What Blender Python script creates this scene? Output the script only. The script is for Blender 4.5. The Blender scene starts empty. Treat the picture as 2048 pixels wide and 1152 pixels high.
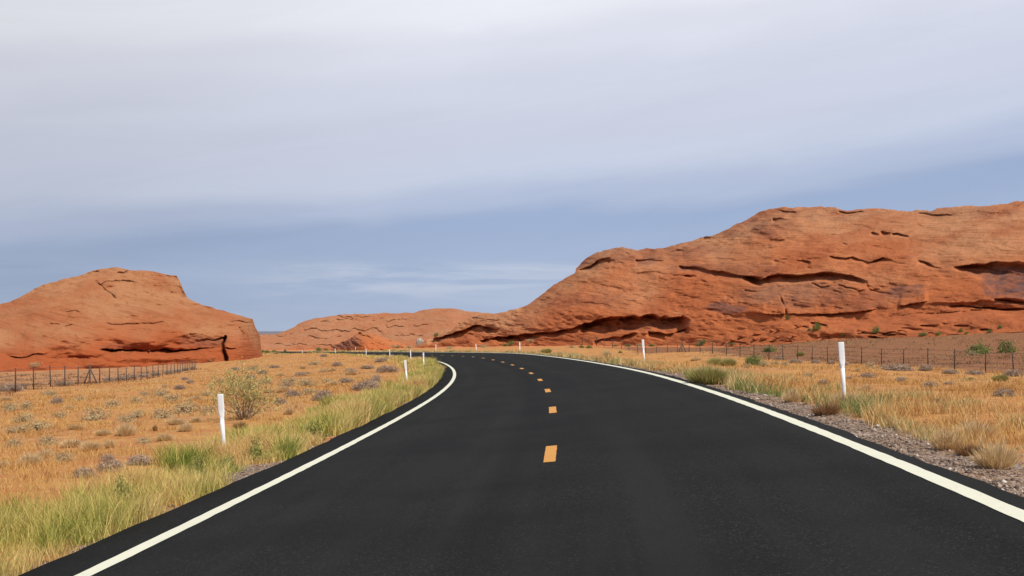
import bpy, math
import numpy as np
from mathutils import Vector

C = bpy.context.scene
R = math.radians
rng = np.random.default_rng(7)

# ------------------------------------------------------------------ camera
F = 2600.0          # focal length in pixels of a 2048 px wide frame
Y0 = 674.0          # row of the horizon
EYE = 1.55          # eye height
cam_d = bpy.data.cameras.new('camera')
cam = bpy.data.objects.new('camera', cam_d)
C.collection.objects.link(cam)
cam.location = (0, 0, EYE)
cam.rotation_euler = (R(90), 0, 0)
cam_d.sensor_width = 36.0
cam_d.lens = 36.0 * F / 2048.0
cam_d.shift_y = (Y0 - 576.0) / 2048.0
cam_d.clip_start = 0.1
cam_d.clip_end = 30000
C.camera = cam

# ------------------------------------------------------------------ light
SUN_EL, SUN_AZ = 55.0, 134.0        # azimuth clockwise from the view direction (+Y)
sd = Vector((math.sin(R(SUN_AZ)) * math.cos(R(SUN_EL)), math.cos(R(SUN_AZ)) * math.cos(R(SUN_EL)), math.sin(R(SUN_EL))))
sun_d = bpy.data.lights.new('sun', 'SUN')
sun_d.energy = 4.3
sun_d.angle = R(0.5)
sun_d.color = (1.0, 0.95, 0.86)
sun = bpy.data.objects.new('sun', sun_d)
C.collection.objects.link(sun)
sun.rotation_euler = sd.to_track_quat('Z', 'Y').to_euler()

C.view_settings.view_transform = 'Standard'
C.view_settings.look = 'None'
C.view_settings.exposure = 0.0
C.view_settings.gamma = 1.0
C.render.engine = 'CYCLES'
C.cycles.max_bounces = 5
C.cycles.diffuse_bounces = 3


def lin(r, g, b):
    f = lambda c: (c / 255 / 12.92) if c / 255 <= 0.04045 else ((c / 255 + 0.055) / 1.055) ** 2.4
    return (f(r), f(g), f(b), 1.0)


class NT:
    """small helper to wire node trees"""
    def __init__(s, tree):
        s.t = tree
        s.n = tree.nodes
        s.l = tree.links

    def node(s, typ, **kw):
        n = s.n.new(typ)
        for k, v in kw.items():
            setattr(n, k, v)
        return n

    def put(s, sock, v):
        if isinstance(v, bpy.types.NodeSocket):
            s.l.new(v, sock)
        else:
            sock.default_value = v

    def math(s, op, a, b=0.0, c=None, clamp=False):
        n = s.node('ShaderNodeMath', operation=op, use_clamp=clamp)
        s.put(n.inputs[0], a)
        s.put(n.inputs[1], b)
        if c is not None:
            s.put(n.inputs[2], c)
        return n.outputs[0]

    def mix(s, fac, a, b, blend='MIX'):
        n = s.node('ShaderNodeMix', data_type='RGBA', blend_type=blend)
        s.put(n.inputs[0], fac)
        s.put(n.inputs[6], a)
        s.put(n.inputs[7], b)
        return n.outputs[2]

    def noise(s, vec, scale, detail=4.0, rough=0.55, dist=0.0):
        n = s.node('ShaderNodeTexNoise')
        s.put(n.inputs['Vector'], vec)
        n.inputs['Scale'].default_value = scale
        n.inputs['Detail'].default_value = detail
        n.inputs['Roughness'].default_value = rough
        n.inputs['Distortion'].default_value = dist
        return n.outputs['Fac']

    def vscale(s, vec, sc):
        n = s.node('ShaderNodeVectorMath', operation='MULTIPLY')
        s.put(n.inputs[0], vec)
        n.inputs[1].default_value = sc
        return n.outputs[0]

    def remap(s, v, a, b, c=0.0, d=1.0, smooth=True):
        n = s.node('ShaderNodeMapRange', interpolation_type='SMOOTHSTEP' if smooth else 'LINEAR')
        s.put(n.inputs['Value'], v)
        n.inputs['From Min'].default_value = a
        n.inputs['From Max'].default_value = b
        n.inputs['To Min'].default_value = c
        n.inputs['To Max'].default_value = d
        return n.outputs[0]

    def ramp(s, v, stops, interp='LINEAR'):
        n = s.node('ShaderNodeValToRGB')
        cr = n.color_ramp
        cr.interpolation = interp
        while len(cr.elements) < len(stops):
            cr.elements.new(0.5)
        for e, (p, c) in zip(cr.elements, stops):
            e.position = p
            e.color = c
        s.put(n.inputs[0], v)
        return n.outputs[0]

    def attr(s, name):
        n = s.node('ShaderNodeAttribute', attribute_name=name)
        return n.outputs['Fac']

    def bump(s, h, strength, dist):
        n = s.node('ShaderNodeBump')
        n.inputs['Strength'].default_value = strength
        n.inputs['Distance'].default_value = dist
        s.put(n.inputs['Height'], h)
        return n.outputs[0]


# ------------------------------------------------------------------ sky
world = bpy.data.worlds.new('World')
C.world = world
world.use_nodes = True
w = NT(world.node_tree)
w.n.clear()
out = w.node('ShaderNodeOutputWorld')
bg = w.node('ShaderNodeBackground')
bg.inputs['Strength'].default_value = 0.1
sky = w.node('ShaderNodeTexSky', sky_type='NISHITA')
sky.sun_disc = False
sky.sun_elevation = R(SUN_EL)
sky.sun_rotation = R(SUN_AZ)
tc = w.node('ShaderNodeTexCoord')
sep = w.node('ShaderNodeSeparateXYZ')
w.l.new(tc.outputs['Generated'], sep.inputs[0])
dx, dy, dz = sep.outputs
# soft streaked cloud sheet: bands follow a slightly tilted elevation, warped by wind-drawn noise
ay = w.math('MAXIMUM', w.math('ABSOLUTE', dy), 0.25)
az = w.math('DIVIDE', dx, ay)
wind = w.node('ShaderNodeCombineXYZ')
w.put(wind.inputs[0], w.math('ADD', w.math('MULTIPLY', dx, 2.2), w.math('MULTIPLY', dz, 1.0)))
w.put(wind.inputs[1], w.math('MULTIPLY', w.math('SUBTRACT', dz, w.math('MULTIPLY', dx, 0.12)), 9.0))
w.put(wind.inputs[2], dy)
n1 = w.noise(wind.outputs[0], 1.3, 3.0, 0.45, 0.3)
n2 = w.noise(wind.outputs[0], 3.2, 4.0, 0.5, 0.5)
tilt = w.math('SUBTRACT', dz, w.math('MULTIPLY', az, 0.080))
wv = w.math('ADD', tilt, w.math('ADD', w.math('MULTIPLY', w.math('SUBTRACT', n1, 0.5), 0.040), w.math('MULTIPLY', w.math('SUBTRACT', n2, 0.5), 0.02)))
K = 2.0
deck = w.ramp(w.math('MULTIPLY', wv, K), [
    (0.00 * K, lin(170, 186, 214)), (0.03 * K, lin(168, 184, 212)), (0.06 * K, lin(163, 181, 212)), (0.090 * K, lin(160, 178, 210)),
    (0.110 * K, lin(181, 193, 219)), (0.132 * K, lin(202, 210, 229)), (0.16 * K, lin(206, 211, 229)), (0.19 * K, lin(213, 217, 233)),
    (0.22 * K, lin(223, 226, 239)), (0.25 * K, lin(236, 239, 247)), (0.36 * K, lin(232, 236, 246)), (0.5 * K, lin(190, 200, 222))], 'EASE')
# low thin clouds near the horizon
low = w.node('ShaderNodeCombineXYZ')
w.put(low.inputs[0], w.math('MULTIPLY', az, 3.0))
w.put(low.inputs[1], w.math('MULTIPLY', dz, 34.0))
n3 = w.noise(low.outputs[0], 1.6, 5.0, 0.6, 0.4)
puff = w.math('MULTIPLY', w.remap(n3, 0.42, 0.62), w.math('MULTIPLY', w.remap(dz, 0.060, 0.050), w.remap(dz, 0.022, 0.044)))
streak = w.math('MULTIPLY', w.remap(n3, 0.35, 0.65), w.remap(dz, 0.075, 0.04))
col = w.mix(w.math('MULTIPLY', streak, 0.55), deck, lin(180, 193, 217))
col = w.mix(w.math('MULTIPLY', w.math('MULTIPLY', puff, 0.62), w.remap(w.math('ABSOLUTE', w.math('ADD', az, 0.02)), 0.22, 0.08)), col, lin(203, 210, 225))
# thicker, greyer cloud to the left, and wind-combed texture through the sheet
diag = w.node('ShaderNodeCombineXYZ')
w.put(diag.inputs[0], w.math('ADD', w.math('MULTIPLY', az, 1.6), w.math('MULTIPLY', dz, 2.0)))
w.put(diag.inputs[1], w.math('MULTIPLY', w.math('SUBTRACT', dz, w.math('MULTIPLY', az, 0.16)), 16.0))
n4 = w.noise(diag.outputs[0], 1.4, 7.0, 0.62, 0.8)
shade = w.math('MULTIPLY', w.remap(az, -0.45, 0.05, 0.84, 1.0), w.remap(n4, 0.25, 0.75, 0.965, 1.03))
gv = w.node('ShaderNodeVectorMath', operation='SCALE')
w.put(gv.inputs[0], col)
w.put(gv.inputs['Scale'], w.math('MULTIPLY', shade, 10.0))
col = gv.outputs[0]
high = w.remap(dz, 0.34, 0.62)
col = w.mix(w.math('ADD', 0.03, w.math('MULTIPLY', high, 0.87)), col, sky.outputs[0])
w.l.new(col, bg.inputs['Color'])
w.l.new(bg.outputs[0], out.inputs['Surface'])


# ------------------------------------------------------------------ mesh helpers
def tagged(o, label=None, cat=None, group=None, kind=None):
    if label: o['label'] = label
    if cat: o['category'] = cat
    if group: o['group'] = group
    if kind: o['kind'] = kind
    return o


def make_mesh(name, verts, faces, mats=None, smooth=False, attrs=None):
    """verts (n,3) array; faces: list of (m,k) integer arrays"""
    me = bpy.data.meshes.new(name)
    verts = np.asarray(verts, dtype=np.float32)
    me.vertices.add(len(verts))
    me.vertices.foreach_set('co', verts.ravel())
    loops = np.concatenate([np.asarray(f, dtype=np.int32).ravel() for f in faces])
    counts = np.concatenate([np.full(len(f), np.asarray(f).shape[1], dtype=np.int32) for f in faces])
    starts = np.concatenate([[0], np.cumsum(counts)[:-1]]).astype(np.int32)
    me.loops.add(len(loops))
    me.loops.foreach_set('vertex_index', loops)
    me.polygons.add(len(counts))
    me.polygons.foreach_set('loop_start', starts)
    if smooth:
        me.polygons.foreach_set('use_smooth', np.ones(len(counts), dtype=bool))
    for k, v in (attrs or {}).items():
        a = me.attributes.new(k, 'FLOAT', 'POINT')
        a.data.foreach_set('value', np.asarray(v, dtype=np.float32).ravel())
    me.update(calc_edges=True)
    me.validate()
    for m in (mats or []):
        me.materials.append(m)
    return me


def obj(name, me, parent=None):
    o = bpy.data.objects.new(name, me)
    C.collection.objects.link(o)
    if parent is not None:
        o.parent = parent
    return o


def empty(name, loc):
    o = bpy.data.objects.new(name, None)
    C.collection.objects.link(o)
    o.location = loc
    o.empty_display_size = 0.1
    return o


def grid_faces(nr, nc):
    i = np.arange(nr - 1)[:, None] * nc + np.arange(nc - 1)[None]
    i = i.ravel()
    return np.stack([i, i + 1, i + nc + 1, i + nc], 1)


def smooth01(x):
    x = np.clip(x, 0, 1)
    return x * x * (3 - 2 * x)


def hash3(ix, iy, iz, seed):
    h = (ix.astype(np.int64) * 374761393 + iy.astype(np.int64) * 668265263 + iz.astype(np.int64) * 2147483647 + seed * 974634777) & 0xffffffff
    h = ((h ^ (h >> 13)) * 1274126177) & 0xffffffff
    h = h ^ (h >> 16)
    return (h & 0xffffff) / float(0xffffff)


def vnoise(x, y, z=0.0, seed=0):
    x, y, z = np.broadcast_arrays(np.asarray(x, float), np.asarray(y, float), np.asarray(z, float))
    ix, iy, iz = np.floor(x), np.floor(y), np.floor(z)
    fx, fy, fz = x - ix, y - iy, z - iz
    s = lambda t: t * t * t * (t * (t * 6 - 15) + 10)
    fx, fy, fz = s(fx), s(fy), s(fz)
    r = 0
    for a in (0, 1):
        for b in (0, 1):
            for c in (0, 1):
                r = r + hash3(ix + a, iy + b, iz + c, seed) * (fx if a else 1 - fx) * (fy if b else 1 - fy) * (fz if c else 1 - fz)
    return r * 2 - 1


def fbm(x, y, z=0.0, oct=4, seed=0, gain=0.5):
    r, a = 0, 1.0
    for k in range(oct):
        r = r + a * vnoise(np.asarray(x) * 2 ** k + 17.3 * k, np.asarray(y) * 2 ** k - 9.1 * k, np.asarray(z) * 2 ** k, seed + k)
        a *= gain
    return r


def material(name, rough=0.9, spec=0.2):
    m = bpy.data.materials.new(name)
    m.use_nodes = True
    t = NT(m.node_tree)
    b = t.n['Principled BSDF']
    b.inputs['Roughness'].default_value = rough
    b.inputs['Specular IOR Level'].default_value = spec
    return m, t, b


# ------------------------------------------------------------------ the road line
PP = [-0.19964, 0.06852, 1.54934, 9.82428, 5.69157]
KK = [-0.00211, -0.00165, -0.00185, -0.00145, -0.00163, -0.00176, -0.0017, -0.00148, -0.0013, -0.00115, -0.00102, -0.00091, -0.0008, -0.0007]
GG = [0.00588, -0.00084, -0.00414, -0.0027, -0.00237, -0.00958, -0.00999, -0.01057, -0.01016, -0.01016, -0.0109, -0.0111]
BB = [0.08328, 0.09979, 0.10074, 0.09813, 0.09073, 0.0844]
S = np.arange(480) - 6.0
k_ = np.interp(S, np.linspace(-6, 254, 14), KK)
k_ = np.where(S > 250, -0.0105 * smooth01((S - 250) / 20) * (S < 380) + -0.0007, k_)
g_ = np.interp(S, np.linspace(-6, 254, 12), GG)
g_ = np.where(S > 254, -0.0111 * np.clip(1 - (S - 254) / 60, 0, 1), g_)
b_ = np.interp(S, [-6, 30, 60, 90, 130, 254], BB)
hd = PP[1] + np.cumsum(k_)
RX = PP[0] + np.cumsum(np.sin(hd))
RY = 4 + np.cumsum(np.cos(hd))
RZ = EYE - PP[2] + np.cumsum(g_)
# a straight lead-in behind the viewer
back = np.arange(-22, 0)
RX = np.concatenate([RX[0] + np.sin(hd[0]) * back, RX])
RY = np.concatenate([RY[0] + np.cos(hd[0]) * back, RY])
RZ = np.concatenate([np.full(22, RZ[0]), RZ])
RB = np.concatenate([np.full(22, b_[0]), b_])
RH = np.concatenate([np.full(22, hd[0]), hd])
RS = np.concatenate([S[0] + back, S])
HALF = 3.4
EDGE_R, EDGE_L = 3.66, -4.02


def road_frame(s):
    x, y, z = (np.interp(s, RS, a) for a in (RX, RY, RZ))
    h, b = np.interp(s, RS, RH), np.interp(s, RS, RB)
    return x, y, z, h, b


def road_pt(s, o, dz=0.0):
    x, y, z, h, b = road_frame(s)
    return np.stack([x + o * np.cos(h), y - o * np.sin(h), z + o * b + dz], -1)


_m = RY < 305
YR, XR, ZR, HR, BR = RY[_m], RX[_m], RZ[_m], RH[_m], RB[_m]


def corridor(x, y):
    """signed distance from the centre line, height of the road plane there, validity"""
    xc, zc, h, b = (np.interp(y, YR, a) for a in (XR, ZR, HR, BR))
    o = (x - xc) * np.cos(h)
    for _ in range(2):           # refine the foot point
        yy = y + o * np.sin(h)
        xc, zc, h, b = (np.interp(yy, YR, a) for a in (XR, ZR, HR, BR))
        o = (x - xc) * np.cos(h) - (y - yy) * np.sin(h)
    return o, zc, b


# ------------------------------------------------------------------ the lie of the land (thin plate through surveyed spots)
SPOTS = np.array([
    (-10, 25, -2.2), (-6.5, 15, -1.95), (-4.8, 8, -1.75), (-5, 2, -1.6), (-27, 74, -2.96), (-36, 120, -3.95), (-41, 170, -4.2), (-26, 69, -2.9),
    (-15, 60, -2.65), (-20, 100, -3.25), (-25, 150, -3.35), (-30, 180, -3.25), (-70, 190, -4.5), (-39, 203, -3.4), (-60, 60, -3.1), (-100, 120, -4.2),
    (-150, 190, -4.6), (-20, 40, -2.6), (-45, 270, -3.6), (-35, 345, -3.0), (-70, 340, -3.6), (0, 340, -2.7), (-120, 300, -4.2), (-200, 100, -4.2),
    (-30, 15, -2.5), (-40, -10, -2.4), (-6, -10, -1.6),
    (5.6, 21.7, -1.12), (6.5, 56, -1.12), (27, 75, -2.05), (25, 88, -1.95), (24, 100, -1.9), (20.3, 116, -1.9), (17, 160, -2.25),
    (51, 130, 0.85), (46.5, 138, 0.32), (39, 150, -0.12), (35, 160, -0.68), (25, 170, -1.1), (9, 190, -1.3), (-6, 215, -1.65), (-14, 235, -1.9),
    (60, 130, 1.2), (8, 10, -1.15), (7, -10, -1.2), (20, 40, -1.5), (15, 60, -1.5), (30, 30, -1.55), (45, 75, -1.75), (40, 110, -1.2), (60, 60, -1.7), (80, 100, 0.2),
    (-25, 290, -2.6), (0, 260, -2.0), (30, -10, -1.6), (90, 30, -1.6), (120, 150, 2.0), (60, 220, 0.0), (-15, 130, -3.05), (12, 130, -1.75), (1, 170, -1.95),
    (-400, 200, -4), (400, 200, 1), (0, 700, -4), (-300, 600, -4.5), (300, 600, -2), (-300, -150, -3), (300, -150, -2), (0, -200, -2)], float)


def _tps(r2):
    return np.where(r2 > 0, r2 * np.log(r2 + 1e-12), 0)


_p = SPOTS[:, :2] / 100
_n = len(_p)
_A = np.zeros((_n + 3, _n + 3))
_A[:_n, :_n] = _tps(((_p[:, None] - _p[None]) ** 2).sum(-1)) + np.eye(_n) * 2e-4
_A[:_n, _n] = 1
_A[:_n, _n + 1:] = _p
_A[_n:, :_n] = _A[:_n, _n:].T
_wt = np.linalg.solve(_A, np.concatenate([SPOTS[:, 2], [0, 0, 0]]))


def land(x, y):
    x = np.asarray(x, float)
    y = np.asarray(y, float)
    sh = x.shape
    q = np.stack([x.ravel(), y.ravel()], 1) / 100
    r = np.zeros(len(q))
    for a in range(0, len(q), 40000):
        qq = q[a:a + 40000]
        d2 = ((qq[:, None] - _p[None]) ** 2).sum(-1)
        r[a:a + 40000] = _tps(d2) @ _wt[:_n] + _wt[_n] + qq @ _wt[_n + 1:]
    r = r.reshape(sh)
    far = smooth01((np.hypot(x, y) - 350) / 350)
    r = np.clip(r, -6, 3) * (1 - far) + -4.0 * far
    return r + EYE


def ground(x, y, rough=True):
    x = np.asarray(x, float)
    y = np.asarray(y, float)
    z = land(x, y)
    if rough:
        z = z + 0.05 * fbm(x / 1.7, y / 1.7, 0, 3, 5) + 0.10 * fbm(x / 9, y / 9, 0, 2, 11)
    o, zc, b = corridor(x, y)
    on = y < 296
    edge = np.where(o > 0, zc + b * EDGE_R, zc + b * EDGE_L) - 0.07
    e = np.where(o > 0, o - EDGE_R, EDGE_L - o)
    flat = np.where(o > 0, 0.9, 0.25)
    wid = np.where(o > 0, 2.2, 2.6)
    t = smooth01((e - flat) / wid)
    verge = edge + np.where(o > 0, 0.015 * e, -0.06 * np.maximum(e, 0)) + 0.025 * vnoise(x / 0.5, y / 0.5, 0, 3)
    zz = verge * (1 - t) + z * t
    zz = np.where(e < 0, np.minimum(zc + b * o - 0.09, zz), zz)
    return np.where(on, zz, z)


def geo(start, end, first, grow):
    r = [start]
    st = first
    while r[-1] < end:
        r.append(r[-1] + st)
        st *= grow
    return np.array(r)


pos = np.concatenate([np.arange(0, 9, 0.22), np.arange(9, 44, 0.7), np.arange(44, 130, 2.0), geo(130, 9000, 3, 1.17)])
OFF = np.concatenate([-pos[:0:-1], pos])
YG = np.concatenate([-geo(13, 400, 2, 1.3)[::-1], np.arange(-12, 24, 0.3), np.arange(24, 90, 0.6), np.arange(90, 300, 1.5), geo(300, 16000, 2, 1.17)])
GX = np.interp(YG, YR, XR)[:, None] + OFF[None]
GY = np.broadcast_to(YG[:, None], GX.shape)
GZ = ground(GX, GY)
o_, zc_, bb_ = corridor(GX, GY)

# where things lie on the ground: gravel by the road, bare red sand at the rocks, brown stony slope beyond the right fence
jit = 0.35 * fbm(GX / 1.1, GY / 1.1, 0, 3, 21)
grav = np.where(o_ > 0, smooth01((1.25 + jit - (o_ - EDGE_R)) / 0.3), smooth01((0.34 + 0.55 * smooth01(1.6 - np.abs(GY - 18.2) / 2.0) + jit * 0.6 - (EDGE_L - o_)) / 0.2)) * (GY < 296)
FENCE_R = np.array([(60, 45), (40, 56), (30, 64), (27, 75), (25, 88), (24, 100), (20.3, 116), (17, 160), (11, 185), (2, 215), (-12, 245)], float)
ROCK_FOOT = np.array([(110, 112), (62, 124), (51, 130), (46.5, 138), (39, 150), (35, 160), (25, 170), (9, 190), (-6, 213), (-14, 232), (-24, 270)], float)


def beyond(poly, x, y):
    """signed distance-ish to the right / far side of a polyline ordered by falling x (in the x direction)"""
    ys = poly[:, 1]
    return x - np.interp(y, ys, poly[:, 0])


brown = smooth01((beyond(FENCE_R, GX, GY) + 0.5 + 2 * jit) / 2.0) * (GX > 0)
sand = smooth01((beyond(ROCK_FOOT, GX, GY) + 5.0 + 5 * jit) / 3.0)
sand = np.maximum(sand, smooth01((GY - 300 + 5 * jit) / 12.0) * smooth01((-10 - GX) / 6.0) * 0.75)
FENCE_L = np.array([(-60, 55), (-45, 60), (-24.5, 60), (-27, 74), (-36.2, 137), (-41, 170)], float)
left_out = smooth01((-27 - 0.146 * (GY - 74) - GX + 1.5 * jit) / 2.0) * (GX < 0) * (GY > 40)

m_ground, t, b = material('desert_ground', 0.95, 0.1)
geo_n = t.node('ShaderNodeNewGeometry')
P = geo_n.outputs['Position']
na = t.noise(P, 0.12, 4, 0.55)
nb = t.noise(P, 0.9, 5, 0.6)
nc = t.noise(P, 5.0, 5, 0.65)
nd = t.noise(P, 28.0, 3, 0.6)
c = t.mix(t.remap(nb, 0.36, 0.66), (0.42, 0.155, 0.058, 1), (0.50, 0.245, 0.075, 1))
c = t.mix(t.remap(nc, 0.42, 0.68), c, (0.54, 0.30, 0.105, 1))
c = t.mix(t.math('MULTIPLY', t.remap(na, 0.48, 0.66), 0.35), c, (0.40, 0.22, 0.11, 1))
c = t.mix(t.math('MULTIPLY', t.remap(nd, 0.54, 0.68), 0.6), c, (0.24, 0.12, 0.055, 1))
n5 = t.noise(P, 2.2, 6, 0.7)
c = t.mix(t.math('MULTIPLY', t.remap(n5, 0.54, 0.68), 0.55), c, (0.36, 0.235, 0.125, 1))
c = t.mix(t.math('MULTIPLY', t.attr('brown'), 0.92), c, t.mix(t.remap(nd, 0.58, 0.70), t.mix(t.remap(nc, 0.35, 0.7), (0.20, 0.082, 0.042, 1), (0.285, 0.135, 0.066, 1)), (0.10, 0.05, 0.03, 1)))
c = t.mix(t.math('MULTIPLY', t.attr('leftout'), 0.6), c, t.mix(t.remap(nb, 0.35, 0.7), (0.36, 0.155, 0.08, 1), (0.42, 0.24, 0.125, 1)))
c = t.mix(t.attr('sand'), c, t.mix(t.remap(nb, 0.35, 0.68), (0.50, 0.155, 0.055, 1), (0.60, 0.24, 0.095, 1)))
vor = t.node('ShaderNodeTexVoronoi')
t.put(vor.inputs['Vector'], P)
vor.inputs['Scale'].default_value = 26.0
stone = t.node('ShaderNodeSeparateColor')
t.l.new(vor.outputs['Color'], stone.inputs[0])
gcol = t.ramp(stone.outputs[0], [(0.0, (0.08, 0.055, 0.042, 1)), (0.45, (0.21, 0.145, 0.105, 1)), (0.8, (0.31, 0.22, 0.16, 1)), (1.0, (0.48, 0.39, 0.32, 1))])
gcol = t.mix(t.math('MULTIPLY', t.remap(nb, 0.45, 0.7), 0.4), gcol, (0.42, 0.24, 0.13, 1))
c = t.mix(t.attr('gravel'), c, gcol)
t.l.new(c, b.inputs['Base Color'])
hgt = t.math('ADD', t.math('MULTIPLY', nc, 0.6), t.math('MULTIPLY', nd, 0.3))
t.l.new(t.bump(hgt, 0.8, 0.12), b.inputs['Normal'])
me = make_mesh('ground', np.stack([GX, GY, GZ], -1).reshape(-1, 3), [grid_faces(*GX.shape)], [m_ground], True,
               {'gravel': grav, 'sand': sand, 'brown': brown, 'leftout': left_out})
tagged(obj('ground', me), kind='structure')

# ------------------------------------------------------------------ road
m_road, t, b = material('asphalt', 0.92, 0.06)
geo_n = t.node('ShaderNodeNewGeometry')
P = geo_n.outputs['Position']
uv = t.node('ShaderNodeAttribute', attribute_name='across').outputs['Fac']
lane = t.node('ShaderNodeCombineXYZ')
t.put(lane.inputs[0], uv)
t.put(lane.inputs[1], t.attr('along'))
stretched = t.vscale(lane.outputs[0], (1.6, 0.05, 1))
n1 = t.noise(stretched, 1.0, 4, 0.6)
n2 = t.noise(P, 60.0, 3, 0.6)
n3 = t.noise(P, 0.35, 4, 0.55)
vor = t.node('ShaderNodeTexVoronoi')
t.put(vor.inputs['Vector'], P)
vor.inputs['Scale'].default_value = 85.0
sc = t.node('ShaderNodeSeparateColor')
t.l.new(vor.outputs['Color'], sc.inputs[0])
c = t.ramp(sc.outputs[0], [(0.0, (0.008, 0.008, 0.0078, 1)), (0.5, (0.0155, 0.0152, 0.0143, 1)), (0.95, (0.024, 0.0235, 0.022, 1)), (1.0, (0.078, 0.075, 0.070, 1))])
c = t.mix(t.remap(n1, 0.40, 0.62, 0.0, 0.6), c, (0.0215, 0.021, 0.0198, 1))
c = t.mix(t.remap(n3, 0.42, 0.62, 0.0, 0.5), c, (0.0115, 0.0115, 0.011, 1))
# wheel tracks, a little paler where tyres have rubbed the binder off
au = t.math('ABSOLUTE', uv)
trk = t.math('MAXIMUM', t.remap(t.math('ABSOLUTE', t.math('SUBTRACT', au, 0.95)), 0.42, 0.05), t.remap(t.math('ABSOLUTE', t.math('SUBTRACT', au, 2.55)), 0.42, 0.05))
c = t.mix(t.math('MULTIPLY', trk, t.remap(n1, 0.35, 0.65, 0.03, 0.25)), c, (0.027, 0.0262, 0.0245, 1))
# paving joint: a faint darker seam just left of the centre line
seam = t.remap(t.math('ABSOLUTE', t.math('ADD', t.math('ADD', uv, 0.42), t.math('MULTIPLY', t.math('SUBTRACT', n1, 0.5), 0.35))), 0.05, 0.28, 1.0, 0.0)
c = t.mix(t.math('MULTIPLY', seam, 0.32), c, (0.010, 0.010, 0.0095, 1))
t.l.new(c, b.inputs['Base Color'])
t.l.new(t.bump(sc.outputs[1], 0.5, 0.008), b.inputs['Normal'])

SR = np.concatenate([np.arange(-26, 60, 0.5), np.arange(60, 460, 1.0)])
prof = np.array([EDGE_L - 0.10, EDGE_L, -3.0, -1.5, 0.0, 1.5, 3.0, EDGE_R, EDGE_R + 0.10])
drop = np.array([-0.16, 0, 0, 0, 0, 0, 0, 0, -0.16])
wob = np.zeros((len(SR), len(prof)))
wob[:, 0] = wob[:, 1] = 0.03 * fbm(SR / 0.9, 0 * SR, 0, 3, 71)
wob[:, -1] = wob[:, -2] = 0.03 * fbm(SR / 0.9, 0 * SR, 0, 3, 72)
V = road_pt(SR[:, None], prof[None] + wob)
V[..., 2] += drop[None]
me = make_mesh('road', V.reshape(-1, 3), [grid_faces(len(SR), len(prof))], [m_road], False,
               {'across': np.broadcast_to(prof[None], V.shape[:2]), 'along': np.broadcast_to(SR[:, None], V.shape[:2])})
road = tagged(obj('road', me), kind='structure')


def paint_mat(name, col, worn):
    m, t, b = material(name, 0.6, 0.3)
    g = t.node('ShaderNodeNewGeometry')
    n = t.noise(g.outputs['Position'], 22, 5, 0.7)
    n2 = t.noise(g.outputs['Position'], 2.0, 3, 0.5)
    c = t.mix(t.remap(n, 0.60, 0.72, 0, worn), col, (0.20, 0.19, 0.16, 1))
    c = t.mix(t.remap(n2, 0.4, 0.7, 0, 0.25), c, tuple(0.8 * x for x in col[:3]) + (1,))
    t.l.new(c, b.inputs['Base Color'])
    return m


m_white = paint_mat('cream_paint', (0.71, 0.685, 0.53, 1), 0.75)
m_yellow = paint_mat('yellow_paint', (0.60, 0.265, 0.035, 1), 0.4)


def strip(name, o0, o1, s, mat, wob=0.0):
    n = 3
    oo = np.linspace(o0, o1, n)[None] + wob * fbm(np.asarray(s)[:, None] / 0.25, np.array([[0.0, 5.0, 10.0]]), 0, 2, 9)
    V = road_pt(np.asarray(s)[:, None], oo, 0.005)
    return obj(name, make_mesh(name, V.reshape(-1, 3), [grid_faces(len(s), n)], [mat]), road)


sl = np.concatenate([np.arange(-20, 60, 0.25), np.arange(60, 440, 1.0)])
strip('edge_line', HALF - 0.08, HALF + 0.08, sl, m_white, 0.006)
strip('edge_line', -HALF - 0.08, -HALF + 0.08, sl, m_white, 0.006)
for i in range(-2, 30):
    s0 = PP[4] + i * PP[3]
    strip('centre_dash', -0.075, 0.075, np.linspace(s0 - 1.12, s0 + 1.12, 12), m_yellow, 0.004)


# ------------------------------------------------------------------ picture-to-place helpers
def at(u, v, d):
    return np.stack([(u - 1024.0) / F * d, d + 0 * u, EYE - (v - Y0) / F * d], -1)


_YS = np.concatenate([np.arange(7, 120, 0.2), np.arange(120, 420, 0.5)])


def on_ground(u, v, far=400):
    """where the line of sight to (u, v) meets the ground"""
    x = (u - 1024.0) / F * _YS
    zr = EYE - (v - Y0) / F * _YS
    g = ground(x, _YS)
    hit = np.nonzero((zr <= g) & (_YS < far))[0]
    if len(hit) == 0:
        i = int(np.argmin(np.abs(zr - g)[_YS < far]))
    else:
        i = int(hit[0])
    return float(x[i]), float(_YS[i]), float(g[i])


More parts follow.
